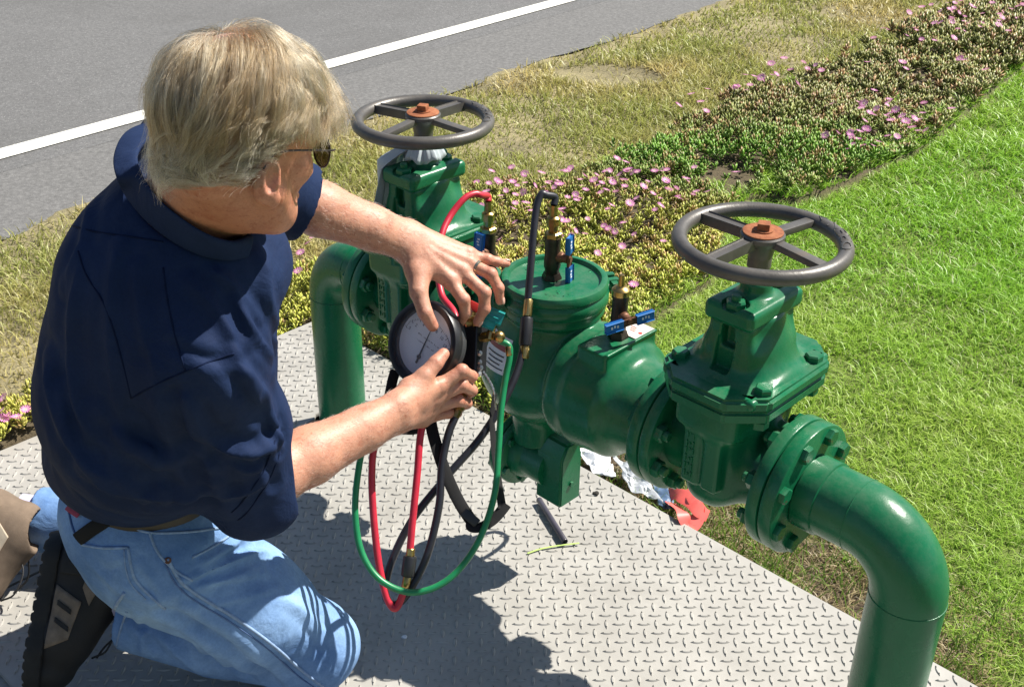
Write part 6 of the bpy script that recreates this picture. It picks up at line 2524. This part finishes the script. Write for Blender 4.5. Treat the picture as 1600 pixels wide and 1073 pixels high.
# ---- hair: strands as curves
m = bpy.data.materials.new('hair')
m.use_nodes = True
MATS['hair'] = m
nt = m.node_tree
for n_ in list(nt.nodes):
    if n_.type == 'BSDF_PRINCIPLED':
        nt.nodes.remove(n_)
hb = nt.nodes.new('ShaderNodeBsdfHairPrincipled')
hb.parametrization = 'COLOR'
hb.inputs['Roughness'].default_value = 0.32
hb.inputs['Radial Roughness'].default_value = 0.5
at_ = nt.nodes.new('ShaderNodeAttribute')
at_.attribute_name = 'tint'
nt.links.new(at_.outputs['Color'], hb.inputs['Color'])
nt.links.new(hb.outputs[0], nt.nodes['Material Output'].inputs[0])


def hair_object(name, P, R, tint, parent):
    """P (n, k, 3), R (n, k) radii, tint (n, 3)"""
    n, k, _ = P.shape
    hc = bpy.data.hair_curves.new(name)
    hc.add_curves([k] * n)
    hc.attributes['position'].data.foreach_set('vector', np.ascontiguousarray(P.reshape(-1), np.float32))
    ra_ = hc.attributes.get('radius') or hc.attributes.new('radius', 'FLOAT', 'POINT')
    ra_.data.foreach_set('value', np.ascontiguousarray(R.reshape(-1), np.float32))
    ta = hc.attributes.new('tint', 'FLOAT_COLOR', 'CURVE')
    ta.data.foreach_set('color', np.ascontiguousarray(np.c_[tint, np.ones(n)].reshape(-1), np.float32))
    hc.materials.append(MATS['hair'])
    o = bpy.data.objects.new(name, hc)
    COL.objects.link(o)
    o.parent = parent
    return o


rh = np.random.default_rng(17)
EA = np.array([0.100, 0.0785, 0.094])
EC = np.array([-0.012, 0, 0.012])                          # ellipsoid centre in head axes
NH = 30000
d = rh.standard_normal((NH * 3, 3))
d /= np.linalg.norm(d, axis=1)[:, None]
loc = EC + d * EA
Vw = HC + loc @ np.stack([HF, HR, HU])
keep = hair_zone(Vw)
crown = norm(np.array([-0.30, -0.10, 0.95]))
thin = (np.linalg.norm(d - crown, axis=1) < 0.28) | (np.linalg.norm(d - norm([0.25, 0.05, 0.96]), axis=1) < 0.22)
keep &= ~(thin & (rh.random(len(d)) < 0.66))
d = d[keep][:NH]
NH = len(d)
NSG = 9
# lock structure: strands share a random jitter with neighbours
cell = np.floor(d * 9).astype(int)
lockj = np.stack([vnoise(d * 7 + 5, 3), vnoise(d * 7 + 9, 4), vnoise(d * 7 + 13, 5)], 1)
lift0 = 0.002 + 0.016 * rh.random(NH) ** 0.8 + 0.008 * lockj[:, 0]
length = 0.070 + 0.028 * rh.random(NH) + 0.014 * lockj[:, 1]
frontness = np.clip(d[:, 0], 0, 1)
nape = np.clip(-d[:, 2] * 1.6 + 0.1, 0, 1)
length *= 1 + 0.12 * nape
earz = (np.abs(d[:, 1]) > 0.62) & (d[:, 0] > -0.42)
length = np.where(earz, length * np.clip(0.35 + 0.75 * (d[:, 2] + 0.15), 0.25, 1), length)
p = d.copy()
P = np.zeros((NH, NSG, 3))
swirl = np.cross(crown, d)
for i in range(NSG):
    t = i / (NSG - 1)
    nrm_ = p / EA
    nrm_ /= np.linalg.norm(nrm_, axis=1)[:, None]
    lift = lift0 * np.minimum(1, t * 3.2) * (1 - 0.15 * t) + 0.0005
    lift += (frontness ** 2) * 0.034 * t ** 1.5 * np.clip(1 - d[:, 1] * 0.2, 0.6, 1.2)
    lift += np.clip(lockj[:, 2], 0, 1) * 0.010 * t ** 2
    hrz = np.linalg.norm(p[:, :2], axis=1)[:, None] + 1e-9
    low = p[:, 2:3] < 0
    hang = np.clip(t * 2.5, 0, 1)
    pxy = np.where(low, p[:, :2] / hrz * ((1 - hang) * hrz + hang * np.maximum(hrz, 0.93)), p[:, :2])
    pz = np.where(low, (1 - hang) * p[:, 2:3] + hang * -np.arcsin(np.clip(-p[:, 2:3], 0, 1)) * 1.02, p[:, 2:3])
    P[:, i] = EC + np.concatenate([pxy, pz], 1) * EA + nrm_ * np.where(low, [[1, 1, 0.3]], [[1, 1, 1]]) * lift[:, None]
    # flow: away from the crown, then down and (on the sides) swept slightly back; fringe forward and to his right
    g = p - crown * (p @ crown)[:, None]
    g /= np.linalg.norm(g, axis=1)[:, None] + 1e-6
    sw = np.cross(np.broadcast_to(crown, p.shape), p)
    fl = g * 1.0 + 0.35 * sw * (1 - t) + np.array([0.0, 0.0, -0.55]) * (0.25 + t)
    side = np.clip(1 - np.abs(p[:, 0]) * 1.5, 0, 1)[:, None]
    fl = fl + side * np.array([[-0.28, 0, -0.1]])
    fl = fl + np.clip(p[:, 0:1], 0, 1) * np.array([[0.25, 0.45, 0.10]])
    fl = fl + 0.38 * lockj + 0.16 * np.stack([vnoise(p * 16 + 2, 7), vnoise(p * 16 + 4, 8), vnoise(p * 16 + 6, 9)], 1)
    fl -= nrm_ * (fl * nrm_).sum(1)[:, None]
    fl /= np.linalg.norm(fl, axis=1)[:, None] + 1e-6
    p = p + fl * (length / (NSG - 1))[:, None] / EA.mean()
    p /= np.linalg.norm(p, axis=1)[:, None]
    p[:, 2] = np.maximum(p[:, 2], -0.93)
    hz_ = np.sqrt(np.maximum(1 - p[:, 2:3] ** 2, 1e-6))
    p[:, :2] *= hz_ / (np.linalg.norm(p[:, :2], axis=1)[:, None] + 1e-9)
# gather strands into locks
NG = 1800
gi = rh.choice(NH, NG, replace=False)
near_g = np.concatenate([np.argmin(((d[i:i + 2000, None] - d[None, gi]) ** 2).sum(2), 1) for i in range(0, NH, 2000)])
tt_ = np.linspace(0, 1, NSG)[None, :, None]
cl = 0.66 * np.clip(tt_ * 1.4, 0, 1)
offs = rh.normal(0, 0.0022, (NH, 1, 3))
P = P * (1 - cl) + (P[gi][near_g] + offs + (P - P[gi][near_g]) * 0.12) * cl
gl_rand = rh.random(NG)[near_g]
# stray strands
stray = rh.random(NH) < 0.05
ts = np.linspace(0, 1, NSG)[None, :, None]
P += stray[:, None, None] * (ts ** 2) * (d / EA * EA.mean())[:, None, :] * (0.008 + 0.014 * rh.random(NH))[:, None, None]
Pw = HC + P @ np.stack([HF, HR, HU])
R = np.linspace(1, 0.35, NSG)[None, :] * (0.00012 + 0.00008 * rh.random(NH))[:, None] * 1.25
gcol = np.array([[0.135, 0.083, 0.038]])
tint = np.broadcast_to(gcol, (NH, 3)).copy()
lightw = np.clip(-0.08 + 0.85 * (gl_rand - 0.4) + 0.3 * lockj[:, 0] + 0.5 * (rh.random(NH) - 0.5) + 0.8 * nape, 0, 1)[:, None]
tint = tint * (1 - lightw) + np.array([[0.42, 0.345, 0.21]]) * lightw
dk = (np.clip(-0.05 - 0.6 * lockj[:, 0] + 0.9 * (0.5 - gl_rand) + 0.3 * (rh.random(NH) - 0.5), 0, 1) * 0.9)[:, None]
tint = tint * (1 - dk) + np.array([[0.038, 0.022, 0.011]]) * dk
hair_object('hair', Pw, R, np.clip(tint, 0, 1), man)

# fine pale hair on the forearms
def arm_hair(V, Q, E, Wr, n, seed):
    r3 = np.random.default_rng(seed)
    N = vnormals(V, Q)
    ax_ = norm(Wr - E)
    t = ((V - E) @ ax_) / np.linalg.norm(Wr - E)
    ok = np.where((t > 0.02) & (t < 1.0))[0]
    idx = r3.choice(ok, n)
    base, nn = V[idx], N[idx]
    tang = ax_ * 0.9 + r3.normal(0, 0.45, (n, 3))
    tang -= nn * (tang * nn).sum(1)[:, None]
    tang /= np.linalg.norm(tang, axis=1)[:, None]
    L = r3.uniform(0.005, 0.013, n)[:, None]
    out = []
    for f in (0, 0.35, 0.7, 1.0):
        out.append(base + tang * L * f + nn * L * (0.55 * f - 0.35 * f * f))
    return np.stack(out, 1)


Pa = np.concatenate([arm_hair(*L_arm, LE_, LW, 1100, 1), arm_hair(*R_arm, RE_, RW, 1100, 2)])
hair_object('arm_hair', Pa, np.full(Pa.shape[:2], 0.00010) * np.array([1, .9, .7, .3]), np.tile([[0.80, 0.68, 0.48]], (len(Pa), 1)), man)
